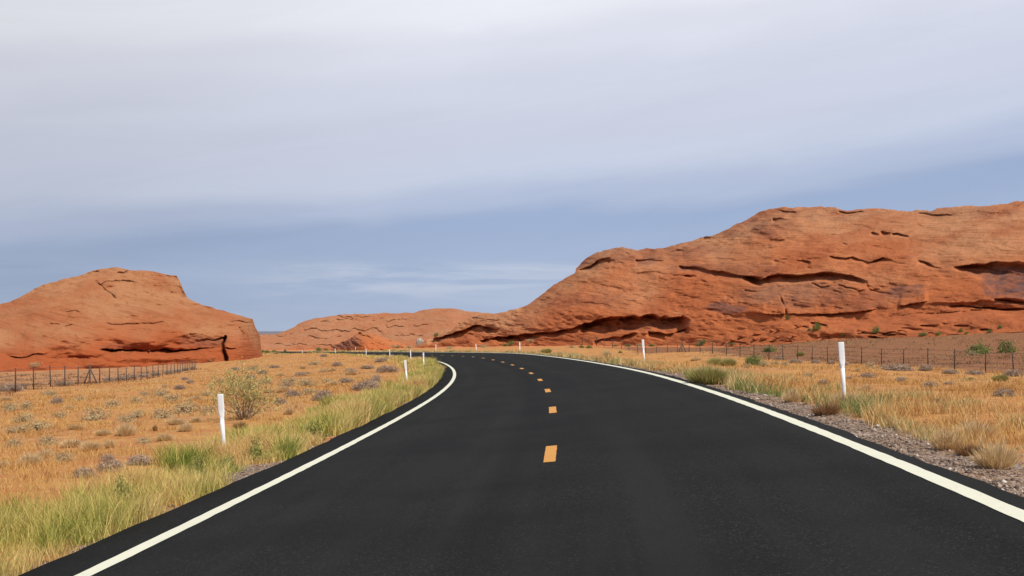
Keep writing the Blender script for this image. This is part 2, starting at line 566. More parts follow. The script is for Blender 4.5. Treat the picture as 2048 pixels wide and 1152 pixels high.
# ------------------------------------------------------------------ sandstone hills
def rock_material(name, red, pale, deep, stain_amt=0.5):
    m, t, b = material(name, 0.92, 0.12)
    g = t.node('ShaderNodeNewGeometry')
    P = g.outputs['Position']
    bed = t.node('ShaderNodeCombineXYZ')
    sp = t.node('ShaderNodeSeparateXYZ')
    t.l.new(P, sp.inputs[0])
    # bedding dips gently to the right
    t.put(bed.inputs[0], t.math('MULTIPLY', sp.outputs[0], 0.05))
    t.put(bed.inputs[1], t.math('MULTIPLY', sp.outputs[1], 0.05))
    t.put(bed.inputs[2], t.math('ADD', t.math('MULTIPLY', sp.outputs[2], 1.0), t.math('MULTIPLY', sp.outputs[0], 0.22)))
    nb = t.noise(bed.outputs[0], 1.6, 6, 0.65, 0.6)
    nl = t.noise(P, 0.11, 5, 0.6, 0.3)
    bed2 = t.vscale(bed.outputs[0], (3.0, 3.0, 4.5))
    nb2 = t.noise(bed2, 1.6, 5, 0.7, 0.4)
    nm = t.noise(P, 0.5, 5, 0.65)
    nf = t.noise(P, 3.5, 4, 0.7)
    c = t.mix(t.attr('pale'), red, pale)
    c = t.mix(t.remap(nl, 0.42, 0.64, 0, 0.55), c, deep)
    c = t.mix(t.remap(nb, 0.50, 0.68, 0, 0.38), c, tuple(0.62 * x for x in red[:3]) + (1,))
    c = t.mix(t.remap(nb, 0.44, 0.30, 0, 0.30), c, tuple(min(1, 1.18 * x) for x in pale[:3]) + (1,))
    c = t.mix(t.remap(nm, 0.52, 0.70, 0, 0.42), c, tuple(0.7 * x for x in deep[:3]) + (1,))
    c = t.mix(t.remap(nf, 0.58, 0.74, 0, 0.35), c, (0.20, 0.080, 0.042, 1))
    c = t.mix(t.remap(nb2, 0.55, 0.72, 0, 0.35), c, tuple(0.55 * x for x in red[:3]) + (1,))
    c = t.mix(t.remap(nb2, 0.42, 0.28, 0, 0.25), c, tuple(min(1, 1.25 * x) for x in pale[:3]) + (1,))
    # desert varnish: dark mineral staining on certain faces; other patches just darken the rock
    c = t.mix(t.math('MULTIPLY', t.attr('stain_dark'), t.remap(nm, 0.30, 0.62, 0.25, 1.0)), c, (0.150, 0.075, 0.062, 1))
    t.l.new(c, b.inputs['Base Color'])
    h = t.math('ADD', t.math('ADD', t.math('MULTIPLY', nb, 0.5), t.math('MULTIPLY', nm, 0.9)), t.math('ADD', t.math('MULTIPLY', nf, 0.26), t.math('MULTIPLY', nb2, 0.35)))
    t.l.new(t.bump(h, 0.85, 0.6), b.inputs['Normal'])
    return m


def hill(name, crest, base, dbase, depth, feats, u0, u1, du, nv, seed, mat, a=0.35, pw=2.2, amp=1.0, dip=0.2, palef=(0.25, 0.75), stains_darks=(), crest_noise=1.5, backslope=0.5, ledge=1.0, sig=45.0, edge=None, apron=None, rough0=0.0):
    """a rock mass: foot line, crest line, depth of the foot, depth of the slope, carved features; then its back down to the ground"""
    u = np.arange(u0, u1 + du, du)
    cr, ba, db, dp = (np.array(q, float) for q in (crest, base, dbase, depth))
    ker = np.exp(-0.5 * (np.arange(-150, 151) * du / sig) ** 2)
    ker /= ker.sum()
    soft = lambda q: np.convolve(np.pad(q, 150, mode='edge'), ker, 'valid')
    vc0 = np.interp(u, cr[:, 0], cr[:, 1])
    vb = np.interp(u, ba[:, 0], ba[:, 1]) + 7
    vc0 = np.minimum(vc0, vb - 2)
    jag = crest_noise * (fbm(u / 14.0, 0 * u, 0, 4, seed + 50))
    vcs = np.minimum(soft(np.maximum(vc0, 0)), vb - 6)
    d0 = soft(np.interp(u, db[:, 0], db[:, 1]))
    D = soft(np.interp(u, dp[:, 0], dp[:, 1]))
    tt = np.linspace(0, 1, nv)[:, None]
    U = np.broadcast_to(u[None], (nv, len(u))).copy()
    Vv = vb[None] + (vc0 - vb)[None] * tt + jag[None] * tt ** 12
    sc = (d0 / F)[None]
    X, Z = (U - 1024) * sc, -(Vv - Y0) * sc                # metres across the face
    th = np.clip((vb[None] - Vv) / (vb - vcs)[None], 0, 1.6)
    q = a * th + (1 - a) * th ** pw
    dist = d0[None] + D[None] * q
    if edge is not None:                                    # an end of the mass that turns away from the road
        for (ue, wd_, dp_) in edge:
            g = np.clip((U - ue) / wd_, 0, 1)
            dist = dist + dp_ * (1 - np.sqrt(np.clip(1 - g * g, 0, 1)))
    # broad swells, then smaller ones
    n = 1.7 * fbm(X / 15, Z / 8, 0, 3, seed) + 0.60 * fbm(X / 4.2, (Z + 0.5 * dip * X) / 2.0, 0, 4, seed + 7) + 0.17 * fbm(X / 1.3, (Z + dip * X) / 0.5, 0, 3, seed + 9)
    pit = np.clip(fbm(X / 1.6, Z / 0.9, 0, 2, seed + 61) - 0.55, 0, 1) * smooth01(fbm(X / 12, Z / 7, 0, 2, seed + 63) / 0.4)
    n = n + 0.8 * pit
    # broken, blocky patches between smooth slickrock
    rm = smooth01((fbm(X / 13, (Z + dip * X) / 4.5, 0, 3, seed + 65) + rough0) / 0.5)
    bl = fbm(X / 1.9, (Z + dip * X) / 0.8, 0, 3, seed + 66)
    n = n + rm * (0.42 * np.round(bl * 3.0) / 3.0 + 0.22 * fbm(X / 0.7, Z / 0.35, 0, 2, seed + 67))
    # bedding ledges: step profiles that come and go along the face
    for (per, am, sd2, dp_, thr) in ((3.1, 0.62, 13, dip, 0.22), (1.35, 0.38, 17, dip * 1.5, 0.16), (0.62, 0.20, 19, dip * 0.8, 0.05)):
        sN = (Z + dp_ * X + 1.0 * fbm(X / 9, Z / 6, 0, 3, seed + sd2) + 0.22 * fbm(X / 1.1, Z / 0.8, 0, 3, seed + sd2 + 1)) / per
        fr = sN - np.floor(sN)
        cell = np.floor(sN)
        mask = smooth01((fbm(X / (1.6 * per) + cell * 3.7, cell * 1.9, 0, 3, seed + sd2 + 3) - thr) / 0.4)
        n = n + ledge * am * mask * np.where(fr > 0.9, (1 - fr) / 0.1, fr / 0.9) ** 2.0
    env = smooth01(tt / 0.05) * np.ones_like(tt)
    rec = amp * n * (0.35 + 0.65 * env)
    wu = U + 5.0 * fbm(X / 3.0, Z / 3.0, 0, 4, seed + 31)
    wvv = Vv + 3.2 * fbm(X / 2.6, Z / 2.0, 0, 4, seed + 37) + 1.6 * vnoise(X / 0.8, Z / 0.6, 0, seed + 38)
    if apron is not None:                                   # debris slope leaning against the foot
        ap = np.array(apron, float)
        vl = np.interp(wu, ap[:, 0], ap[:, 1])
        am = np.interp(U, ap[:, 0], ap[:, 2])
        rec = rec - am * np.clip((wvv - vl) / np.maximum(vb[None] - vl, 4), 0, 1)
    for f in feats:
        if f[0] == 'alc':                                  # overhang: sharp upper lip, hollow below it
            _, pts, A, p = f
            pts = np.array(pts, float)
            vt, vbm = np.interp(wu, pts[:, 0], pts[:, 1]), np.interp(wu, pts[:, 0], pts[:, 2])
            e = max(6.0, 0.10 * (pts[-1, 0] - pts[0, 0]))
            tap = smooth01((wu - pts[0, 0]) / e) * smooth01((pts[-1, 0] - wu) / e)
            ta = (wvv - vt) / np.maximum(vbm - vt, 1.0)
            A = A * (np.clip(0.80 + 0.8 * fbm(X / 2.4, Z / 1.4, 0, 3, seed + 71), 0, 1.3) if abs(A) < 2.2 else 0.95 + 0.22 * fbm(X / 1.8, Z / 1.2, 0, 3, seed + 71))
            rec = rec + A * tap * np.where((ta >= 0) & (ta <= 1), np.clip(1 - ta, 0, 1) ** p * np.clip(ta / 0.12, 0, 1), 0)
        elif f[0] == 'slab':                               # a sheet standing proud, sharp lower edge
            _, pts, A, p = f
            pts = np.array(pts, float)
            vt, vbm = np.interp(wu, pts[:, 0], pts[:, 1]), np.interp(wu, pts[:, 0], pts[:, 2])
            e = max(6.0, 0.12 * (pts[-1, 0] - pts[0, 0]))
            tap = smooth01((wu - pts[0, 0]) / e) * smooth01((pts[-1, 0] - wu) / e)
            ta = (wvv - vt) / np.maximum(vbm - vt, 1.0)
            rec = rec - A * tap * np.where((ta >= 0) & (ta <= 1), np.clip(ta, 0, 1) ** p, 0)
        elif f[0] == 'bulge':
            _, cu, cv, ru, rv, A = f
            r2 = ((U - cu) / ru) ** 2 + ((Vv - cv) / rv) ** 2
            rec = rec - A * np.exp(-1.6 * r2)
        elif f[0] == 'crack':
            _, pts, wd, A = f
            best = np.full(U.shape, 1e9)
            for p0, p1 in zip(pts[:-1], pts[1:]):
                ax, ay = p1[0] - p0[0], p1[1] - p0[1]
                tq = np.clip(((wu - p0[0]) * ax + (wvv - p0[1]) * ay) / (ax * ax + ay * ay), 0, 1)
                best = np.minimum(best, np.hypot(wu - p0[0] - tq * ax, wvv - p0[1] - tq * ay))
            wl = 0.72 * wd * (1 + 0.5 * vnoise(X / 0.9, Z / 0.9, 0, seed + 77))
            rec = rec + A * np.clip(1.3 - best / wl, 0, 1) * smooth01(0.75 + 1.2 * fbm(X / 2.0, Z / 2.0, 0, 2, seed + 79))
    dist = dist + rec
    pts_ = at(U, Vv, dist)
    pale = smooth01((tt - palef[0]) / (palef[1] - palef[0]) + 0.35 * fbm(X / 8, Z / 5, 0, 3, seed + 41))
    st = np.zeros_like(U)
    for (cu, cv, ru, rv, s) in stains_darks:
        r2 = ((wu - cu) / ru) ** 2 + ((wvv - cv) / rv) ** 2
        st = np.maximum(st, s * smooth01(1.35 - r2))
    # the back: rounds over the crest and falls to below the ground
    nb_ = 14
    kb = (np.arange(1, nb_ + 1) / nb_)[:, None]
    dl = pts_[-1]
    ex = 45.0 * kb ** 1.3
    zb = dl[None, :, 2] - (dl[None, :, 2] + 8.0) * kb ** (1.0 + 1.0 * backslope * 2) - 0.0
    ray = dl[None, :, :2] / np.linalg.norm(dl[None, :, :2], axis=-1, keepdims=True)
    bk = np.concatenate([dl[None, :, :2] + ray * ex[..., None], zb[..., None]], -1)
    allp = np.concatenate([pts_, bk], 0)
    pale = np.concatenate([np.broadcast_to(pale, U.shape), np.ones((nb_, len(u)))], 0)
    st = np.concatenate([st, np.zeros((nb_, len(u)))], 0)
    me = make_mesh(name, allp.reshape(-1, 3), [grid_faces(nv + nb_, len(u))], [mat], True, {'pale': pale, 'stain_dark': st})
    return obj(name, me)


m_rock = rock_material('red_sandstone', (0.48, 0.140, 0.047, 1), (0.49, 0.222, 0.104, 1), (0.36, 0.098, 0.036, 1))
m_rock_left = rock_material('salmon_sandstone', (0.36, 0.090, 0.029, 1), (0.39, 0.175, 0.080, 1), (0.33, 0.090, 0.032, 1))

RIGHT_CREST = [(835, 690), (850, 682), (880, 670), (905, 660), (925, 645), (935, 637), (960, 632), (1000, 625.4), (1033, 617), (1055, 609), (1082, 591), (1109, 569), (1131, 556), (1150, 547.5), (1152, 539), (1164, 524), (1180, 512), (1205, 501), (1235, 495.5), (1260, 496), (1276, 499), (1294, 495), (1309, 498), (1328, 495.5), (1353, 489), (1388, 480.5), (1402, 475), (1424, 471), (1451, 460), (1488, 441.5), (1515, 425), (1543, 417), (1567, 413), (1597, 415), (1652, 413), (1674, 415.5), (1696, 421), (1715, 419), (1761, 417), (1789, 419), (1813, 423), (1835, 421), (1857, 421.5), (1884, 417), (1912, 413), (1939, 411), (1967, 413), (1994, 409), (2021, 404.6), (2048, 402), (2200, 392), (2420, 396), (2600, 430)]
RIGHT_BASE = [(830, 693), (872, 695), (950, 695), (1050, 691), (1150, 693), (1250, 690), (1350, 692), (1450, 690), (1550, 685), (1620, 681), (1700, 676), (1800, 671), (1900, 667), (2048, 656), (2200, 648), (2600, 640)]
RIGHT_D = [(830, 236), (950, 216), (1150, 190), (1400, 170), (1550, 160), (1700, 150), (1900, 138), (2048, 131), (2200, 124), (2600, 112)]
RIGHT_DEPTH = [(830, 4), (880, 5), (940, 12), (1050, 20), (1160, 30), (1300, 34), (1500, 40), (1700, 40), (2050, 36), (2600, 36)]
RF = [
    ('alc', [(1150, 655, 668), (1190, 642, 668), (1219, 634, 666), (1273, 632, 665), (1301, 629.5, 660), (1342, 633.6, 664), (1364, 631, 666), (1386, 640, 664)], 6.5, 0.38),
    ('alc', [(1184, 681, 692), (1215, 675, 690), (1240, 672, 686), (1275, 664, 672)], 1.8, 0.8),
    ('alc', [(1290, 662, 676), (1320, 664, 680), (1350, 664, 678), (1384, 655, 672)], 2.4, 0.7),
    ('bulge', 1335, 658, 20, 7, 1.4),
    ('alc', [(980, 674, 688), (1000, 672, 687), (1055, 666, 681), (1109, 664, 676), (1164, 651, 668)], 4.0, 0.5),
    ('alc', [(858, 676, 688), (889, 669, 684), (918, 660, 682), (940, 654, 670), (970, 654, 666), (996, 659, 664)], 4.0, 0.45),
    ('alc', [(955, 677, 686), (992, 672, 690), (1036, 669, 684), (1073, 664.5, 684)], 2.0, 0.8),
    ('alc', [(928, 637, 645), (945, 636, 641), (965, 638, 642), (1000, 639, 641)], 1.2, 0.8),
    ('alc', [(1150, 538, 551), (1170, 530, 547), (1191, 521, 540), (1222, 514, 522)], 1.8, 0.6),
    ('alc', [(1270, 516, 532), (1295, 517, 536), (1325, 520, 530)], 1.0, 1.0),
    ('alc', [(1350, 530, 543), (1380, 532, 546), (1415, 535, 554), (1450, 543, 560), (1490, 550, 566), (1530, 553, 571)], 2.3, 0.7),
    ('alc', [(1400, 558, 566), (1420, 558, 567), (1445, 560, 566)], 1.4, 0.8),
    ('alc', [(1368, 552, 557), (1378, 551, 558), (1388, 552, 557)], 1.5, 1.0),
    ('alc', [(1480, 549, 567), (1521, 556, 571), (1559, 545, 567), (1597, 548, 570), (1633, 544, 567), (1648, 541, 564), (1679, 545, 561), (1707, 552, 563), (1737, 563, 567)], 4.0, 0.42),
    ('alc', [(1540, 522, 536), (1560, 514, 530), (1590, 516, 528), (1620, 522, 530)], 1.4, 0.9),
    ('alc', [(1740, 463, 472), (1746, 463, 472), (1758, 466, 471)], 1.6, 0.6),
    ('alc', [(1758, 460, 469), (1766, 460, 470), (1782, 466, 472)], 1.8, 0.6),
    ('alc', [(1782, 469, 475), (1797, 467, 474), (1820, 471, 476)], 1.2, 0.8),
    ('alc', [(1545, 420, 428), (1565, 422, 432), (1590, 424, 430)], 0.9, 0.8),
    ('alc', [(1540, 436, 446), (1560, 438, 449), (1585, 441, 447)], 0.9, 0.8),
    ('alc', [(1676, 417, 423), (1700, 422, 427), (1730, 422, 426)], 0.8, 0.9),
    ('alc', [(1800, 424, 429), (1835, 426, 434), (1870, 428, 436), (1912, 430, 434)], 0.9, 0.9),
    ('alc', [(1990, 424, 432), (2005, 417, 430), (2030, 410, 420)], 0.8, 0.9),
    ('alc', [(1655, 512, 519), (1693, 514, 521), (1707, 511, 520), (1734, 521, 530), (1765, 515, 524), (1797, 524, 529)], 1.3, 0.8),
    ('alc', [(1836, 519, 530), (1850, 522, 534), (1871, 532, 543), (1898, 540, 548), (1930, 541, 546)], 1.5, 0.8),
    ('alc', [(1900, 533, 545), (1925, 529, 548), (1967, 527, 566), (1994, 523, 592), (2048, 528, 594), (2120, 528, 592), (2230, 530, 588)], 3.2, 0.5),
    ('slab', [(1500, 577, 628), (1560, 572, 632), (1618, 569, 628), (1680, 566, 625), (1742, 575, 620), (1760, 590, 618)], 0.9, 0.6),
    ('alc', [(1634, 627, 633), (1679, 624.5, 631), (1720, 620.5, 627), (1744, 620.5, 625)], 1.2, 0.7),
    ('slab', [(1795, 585, 612), (1830, 578, 612), (1862, 584, 603)], 1.0, 0.7),
    ('alc', [(1850, 607, 612), (1925, 603, 609), (2007, 595, 602), (2120, 592, 600)], -0.8, 0.8),
    ('alc', [(1895, 612, 617), (1925, 611, 617), (1960, 614, 620), (2000, 618, 623), (2060, 618, 624)], 1.2, 0.7),
    ('alc', [(1980, 596, 601), (2010, 599, 604), (2060, 604, 611), (2130, 605, 612)], 1.2, 0.7),
    ('crack', [(1547, 579.6), (1562, 596), (1570, 612), (1574, 630)], 2.4, 1.6),
    ('crack', [(1618, 569), (1637, 577), (1657, 574)], 1.7, 0.8),
    ('crack', [(1675, 570), (1696, 575), (1718, 582.5), (1726, 579)], 1.9, 1.0),
    ('crack', [(1732, 563), (1738, 578), (1765, 588)], 2.0, 0.9),
    ('crack', [(1488, 581), (1512, 581), (1520, 585)], 1.5, 0.6),
    ('crack', [(1690, 484), (1718, 495)], 1.5, 0.5),
    ('crack', [(1765, 497), (1778, 508)], 1.5, 0.5),
    ('alc', [(1552, 651, 657), (1580, 650, 660), (1625, 655, 660)], 1.4, 0.7),
    ('alc', [(1622, 644, 656), (1640, 644, 658), (1660, 650, 657)], 1.8, 0.7),
    ('alc', [(1760, 637, 641), (1843, 629.5, 633), (1925, 623, 627), (2060, 618, 622)], 0.6, 1.0),
    ('bulge', 1700, 660, 170, 18, 2.2), ('bulge', 1960, 640, 150, 18, 2.4),
    ('bulge', 1240, 505, 60, 22, 1.5),
]
for k in range(26):          # talus blocks and small undercuts along the foot
    cu = rng.uniform(1470, 1990)
    fr = (cu - 1470) / 520
    cv = 681 - 22 * fr + rng.uniform(-12, 6)
    wd = rng.uniform(7, 24)
    RF.append(('alc', [(cu - wd, cv, cv + 3), (cu, cv - 1, cv + rng.uniform(3, 6)), (cu + wd, cv + 2, cv + 4)], rng.uniform(0.5, 1.3), 0.8))
RST = [(1320, 498, 150, 18, 0.32), (1480, 452, 110, 26, 0.32), (1660, 428, 120, 14, 0.25), (1930, 425, 120, 12, 0.22), (1600, 590, 130, 26, 0.42), (1720, 600, 70, 20, 0.35), (1150, 600, 90, 14, 0.2), (1480, 540, 90, 16, 0.25), (1230, 510, 60, 18, 0.3), (1455, 617, 40, 12, 0.75), (1290, 522, 24, 10, 0.55), (1580, 600, 50, 22, 0.42), (1690, 596, 60, 16, 0.35), (1810, 585, 45, 14, 0.7), (1838, 577, 12, 9, 0.9), (1990, 560, 30, 38, 0.8), (2030, 565, 40, 34, 1.0), (1960, 545, 40, 12, 0.5), (1975, 580, 10, 14, 0.8), (1380, 535, 50, 9, 0.4), (1510, 448, 26, 14, 0.5), (1400, 470, 60, 8, 0.35), (1270, 650, 110, 14, 0.25), (1175, 528, 22, 14, 0.5)]  # mostly varnish; some patches just darken recesses and the knob's left face
tagged(hill('hill', RIGHT_CREST, RIGHT_BASE, RIGHT_D, RIGHT_DEPTH, RF, 832, 2560, 1.6, 215, 3, m_rock, a=0.45, pw=2.0, dip=0.16, stains_darks=RST, palef=(0.30, 0.95), rough0=-0.25, ledge=0.72, apron=[(830, 700, 0), (1380, 684, 0), (1450, 668, 2), (1560, 642, 5), (1759, 638, 7), (1843, 630, 7), (1925, 623, 7), (2060, 618, 7), (2600, 612, 7)]), kind='structure')

LEFT_CREST = [(-520, 715), (-450, 700), (-300, 660), (-100, 622), (0, 608), (16, 605), (38, 596), (68, 578), (87.5, 570), (123, 559), (169.5, 548), (175, 544), (208, 537), (232, 535.5), (260, 540), (295, 541), (323, 546.5), (353, 552), (358, 559), (366, 576.6), (375, 596), (388, 602.5), (410, 611), (437.5, 619), (478.5, 630), (506, 638), (510, 653), (519.5, 669.5), (521, 686), (518, 700), (525, 715)]
LEFT_CREST = [p for p in LEFT_CREST if p[0] not in (518, 525)] + [(523, 700), (527, 716)]
LEFT_BASE = [(-520, 744), (0, 738), (70, 735), (150, 733), (250, 731), (400, 727), (520, 719), (527, 718)]
LEFT_D = [(-520, 150), (-200, 165), (0, 176), (250, 186), (440, 194), (490, 196), (510, 200), (520, 206), (527, 214)]
LEFT_DEPTH = [(-520, 12), (-100, 20), (0, 22), (180, 26), (330, 24), (370, 16), (450, 11), (500, 9), (515, 6), (527, 3)]
LF = [
    ('alc', [(200, 697, 701), (208, 697, 701), (246, 701, 709), (287, 702, 711), (328, 695.5, 708), (369, 698, 705), (424, 697, 701)], 4.6, 0.42),
    ('slab', [(85, 690, 718), (130, 684, 720), (191, 676, 716), (232, 677, 704), (273, 684, 703), (314, 684, 699), (369, 672, 699), (437, 663, 698), (458, 664, 698)], -2.6, 1.0),
    ('crack', [(449, 674), (443, 690), (443, 707), (449, 721)], 4.6, 3.5),
    ('alc', [(397, 680, 684), (427, 679, 683), (449, 674, 681)], 1.3, 0.7),
    ('crack', [(451, 695), (489, 697), (489, 704)], 1.8, 1.2),
    ('crack', [(478, 652), (486, 665), (488, 682)], 1.6, 0.6),
    ('alc', [(-60, 704, 709), (0, 708, 713), (41, 712, 717), (68, 706, 711), (98, 703, 708)], 1.3, 0.7),
    ('crack', [(110, 622), (150, 620), (164, 631), (178, 637)], 1.6, 0.8),
    ('crack', [(100, 644), (118, 649)], 1.4, 0.6),
    ('crack', [(128, 652), (165, 645), (172, 650)], 1.5, 0.7),
    ('crack', [(194, 564), (210, 581), (230, 597)], 1.6, 0.7),
    ('alc', [(244, 603, 610), (252, 605, 612), (263, 611, 615)], 1.3, 0.7),
    ('alc', [(196, 571, 576), (235, 560, 568), (270, 562, 566), (305, 566, 569)], 0.6, 0.8),
    ('alc', [(236, 545, 550), (250, 545, 549), (262, 543, 547)], 0.9, 0.8),
    ('alc', [(168, 546, 552), (185, 542, 547), (206, 538, 543)], 0.8, 0.8),
    ('alc', [(325, 552, 558), (343, 553, 559), (356, 556, 562)], 0.9, 0.8),
    ('alc', [(205, 646, 650), (245, 647, 652), (275, 650, 654), (330, 643, 647)], 0.8, 0.8),
    ('alc', [(60, 580, 590), (75, 576, 584), (90, 571, 577)], 0.9, 0.8),
    ('alc', [(455, 640, 645), (480, 639, 643), (507, 642, 646)], 0.7, 0.8),
    ('bulge', 480, 690, 35, 25, 1.5), ('bulge', 330, 715, 140, 10, 1.2),
]
tagged(hill('hill', LEFT_CREST, LEFT_BASE, LEFT_D, LEFT_DEPTH, LF, -520, 527, 1.6, 150, 83, m_rock_left, a=0.5, pw=1.9, dip=0.05, palef=(0.18, 0.55),
     stains_darks=[(400, 685, 50, 12, 0.3), (250, 695, 60, 9, 0.25)], amp=0.8, crest_noise=1.0, ledge=0.55, rough0=-0.25, sig=34.0, edge=[(478, 47, 16)]), kind='structure')  # two patches that darken the rock along the hollow

MID_CREST = [(440, 690), (500, 676), (522, 669), (555, 668), (571, 661), (590, 654), (596, 647.5), (609, 642), (631, 636.6), (664, 632.5), (691, 628), (732, 628), (760, 626), (801, 626), (828, 625), (850, 619), (883, 616), (910, 617), (929, 621.5), (965, 626), (1000, 628), (1100, 630), (1180, 660)]
MID_BASE = [(440, 702), (1180, 696)]
MID_D = [(440, 352), (700, 345), (900, 320), (1180, 300)]
MID_DEPTH = [(440, 20), (600, 50), (850, 70), (1180, 50)]
MF = [
    ('alc', [(625, 645, 650), (660, 641, 645), (691, 639, 644), (773, 639, 642), (869, 636.6, 640)], 1.8, 0.8),
    ('alc', [(600, 661, 668), (625, 657, 663), (653, 658, 664), (691, 661, 668), (746, 656, 661), (771, 667, 672)], 2.4, 0.8),
    ('alc', [(548, 669, 672), (570, 672, 675), (590, 668, 672)], 1.8, 0.7),
    ('alc', [(820, 650, 654), (845, 648, 652), (870, 647, 651)], 1.8, 0.7),
    ('alc', [(540, 688, 692), (600, 690, 694), (680, 690, 694)], 2.0, 0.7),
    ('alc', [(660, 632, 638), (700, 634, 639), (760, 631, 636)], 1.6, 0.7),
    ('alc', [(765, 650, 655), (800, 652, 658), (830, 657, 661)], 1.6, 0.7),
    ('alc', [(880, 655, 660), (905, 650, 656), (930, 648, 652)], 1.6, 0.7),
    ('alc', [(610, 671, 675), (650, 674, 678), (690, 672, 676)], 1.6, 0.7),
    ('alc', [(790, 668, 672), (830, 672, 676), (850, 671, 674)], 1.6, 0.7),
    ('bulge', 600, 696, 120, 8, 4.0),
]
m_rock_mid = rock_material('far_salmon_sandstone', (0.44, 0.130, 0.048, 1), (0.42, 0.185, 0.088, 1), (0.42, 0.140, 0.056, 1))  # the far rock's own salmon colours
tagged(hill('hill', MID_CREST, MID_BASE, MID_D, MID_DEPTH, MF, 442, 1178, 1.6, 90, 143, m_rock_mid, a=0.4, pw=1.6, dip=0.04, palef=(0.05, 0.35), amp=0.9, crest_noise=0.7, sig=30), kind='structure')

OUT_CREST = [(640, 698), (655, 696), (668, 690), (684, 684), (700, 677), (714, 669), (720, 664), (728, 668), (742, 668), (760, 672), (780, 680), (800, 685), (822, 692)]
OUT_BASE = [(640, 699), (822, 699)]
OUT_D = [(640, 300), (680, 294), (718, 283), (735, 281), (780, 285), (822, 292)]
OUT_DEPTH = [(640, 3), (700, 8), (722, 12), (822, 6)]
m_rubble = rock_material('rubble_rock', (0.46, 0.13, 0.040, 1), (0.46, 0.155, 0.055, 1), (0.40, 0.11, 0.038, 1))
tagged(hill('rock_outcrop', OUT_CREST, OUT_BASE, OUT_D, OUT_DEPTH, [], 642, 820, 1.0, 46, 201, m_rubble, a=0.6, pw=1.5, dip=0.3, amp=1.9, stains_darks=[(690, 685, 34, 14, 0.75)], crest_noise=1.5, ledge=1.3, sig=8),  # one patch darkens the left flank
       'rubbly red rock outcrop, dark on its left flank, in front of the far salmon hill', 'rock outcrop')

# far tableland on the horizon
mx = np.linspace(-3200, 2400, 90)
top = 26 + 5 * fbm(mx / 600, 0 * mx, 0, 3, 4) + 10 * smooth01((mx + 1800) / 900) * 0
m_mesa, t, b = material('far_tableland', 0.95, 0.1)
b.inputs['Base Color'].default_value = (0.16, 0.15, 0.17, 1)
mv, nrm = [], len(mx)
for k, (yy, zz) in enumerate(((6000, -6), (6020, 0.35), (6040, 0.8), (6060, 1.0), (6700, 1.0), (6750, -6))):
    mv.append(np.stack([mx, np.full(nrm, float(yy)) + 20 * fbm(mx / 200, 0 * mx + k, 0, 2, 8), np.where(zz < 0, -6.0, zz * top)], -1))
me = make_mesh('mesa', np.concatenate(mv), [grid_faces(6, nrm)], [m_mesa], True)
tagged(obj('mesa', me), kind='structure')

# ------------------------------------------------------------------ roadside marker posts
m_post, t, b = material('white_plastic', 0.45, 0.4)
g = t.node('ShaderNodeNewGeometry')
nn = t.noise(g.outputs['Position'], 14, 4, 0.6)
t.l.new(t.mix(t.remap(nn, 0.5, 0.75, 0, 0.5), (0.80, 0.80, 0.80, 1), (0.66, 0.63, 0.58, 1)), b.inputs['Base Color'])
m_foot, t, b = material('dusty_plastic', 0.8, 0.2)
b.inputs['Base Color'].default_value = (0.55, 0.47, 0.38, 1)


def loft(rings):
    n = len(rings[0])
    V = np.concatenate(rings)
    f = []
    for k in range(len(rings) - 1):
        for i in range(n):
            j = (i + 1) % n
            f.append((k * n + i, k * n + j, (k + 1) * n + j, (k + 1) * n + i))
    return V, [np.array(f), np.array([list(range(n))[::-1]]), np.array([[(len(rings) - 1) * n + i for i in range(n)]])]


def oval(w, d, z, n=14, p=2.0):
    a = np.arange(n) / n * 2 * np.pi
    c, s = np.cos(a), np.sin(a)
    return np.stack([w * np.sign(c) * np.abs(c) ** (2 / p), d * np.sign(s) * np.abs(s) ** (2 / p), np.full(n, z)], 1)


def post_meshes(h):
    hp = min(0.40, 0.36 * h)
    zt = h - hp
    V, f = loft([oval(0.030, 0.022, -0.25), oval(0.031, 0.023, 0.0), oval(0.034, 0.026, zt * 0.5), oval(0.037, 0.027, zt - 0.02)])
    stem = make_mesh('stem', V, f, [m_post], True)
    V, f = loft([oval(0.0372, 0.0273, zt - 0.05), oval(0.041, 0.0255, zt, p=2.2), oval(0.047, 0.020, zt + 0.035, p=2.5), oval(0.051, 0.014, zt + 0.07, p=3), oval(0.052, 0.012, zt + 0.10, p=3), oval(0.052, 0.011, h - 0.02, p=3), oval(0.051, 0.010, h - 0.004, p=3), oval(0.046, 0.007, h, p=3)])
    f = [f[0], f[2]]
    paddle = make_mesh('paddle', V, f, [m_post], True)
    V, f = loft([oval(0.040, 0.032, -0.1), oval(0.040, 0.032, 0.05), oval(0.036, 0.028, 0.06)])
    foot = make_mesh('foot_sleeve', V, f, [m_foot], True)
    return stem, paddle, foot


def place_post(u, vtop, o, s_rng, lean, label, group):
    ss = np.linspace(s_rng[0], s_rng[1], 2000)
    p = road_pt(ss, o)
    uu = 1024 + F * p[:, 0] / p[:, 1]
    i = int(np.argmin(np.abs(uu - u)))
    x, y = p[i, 0], p[i, 1]
    gz = float(ground(np.array(x), np.array(y)))
    ztop = EYE - (vtop - Y0) / F * y
    h = float(np.clip(ztop - gz, 0.75, 1.35))
    e = empty('delineator_post', (x, y, gz))
    hh = float(np.interp(y, RY[:300], RH[:300]))
    e.rotation_euler = (0, R(lean), -hh)
    tagged(e, label, 'marker post', group)
    for me, nm in zip(post_meshes(h), ('stem', 'paddle', 'foot_sleeve')):
        obj(nm, me, e)
    return e


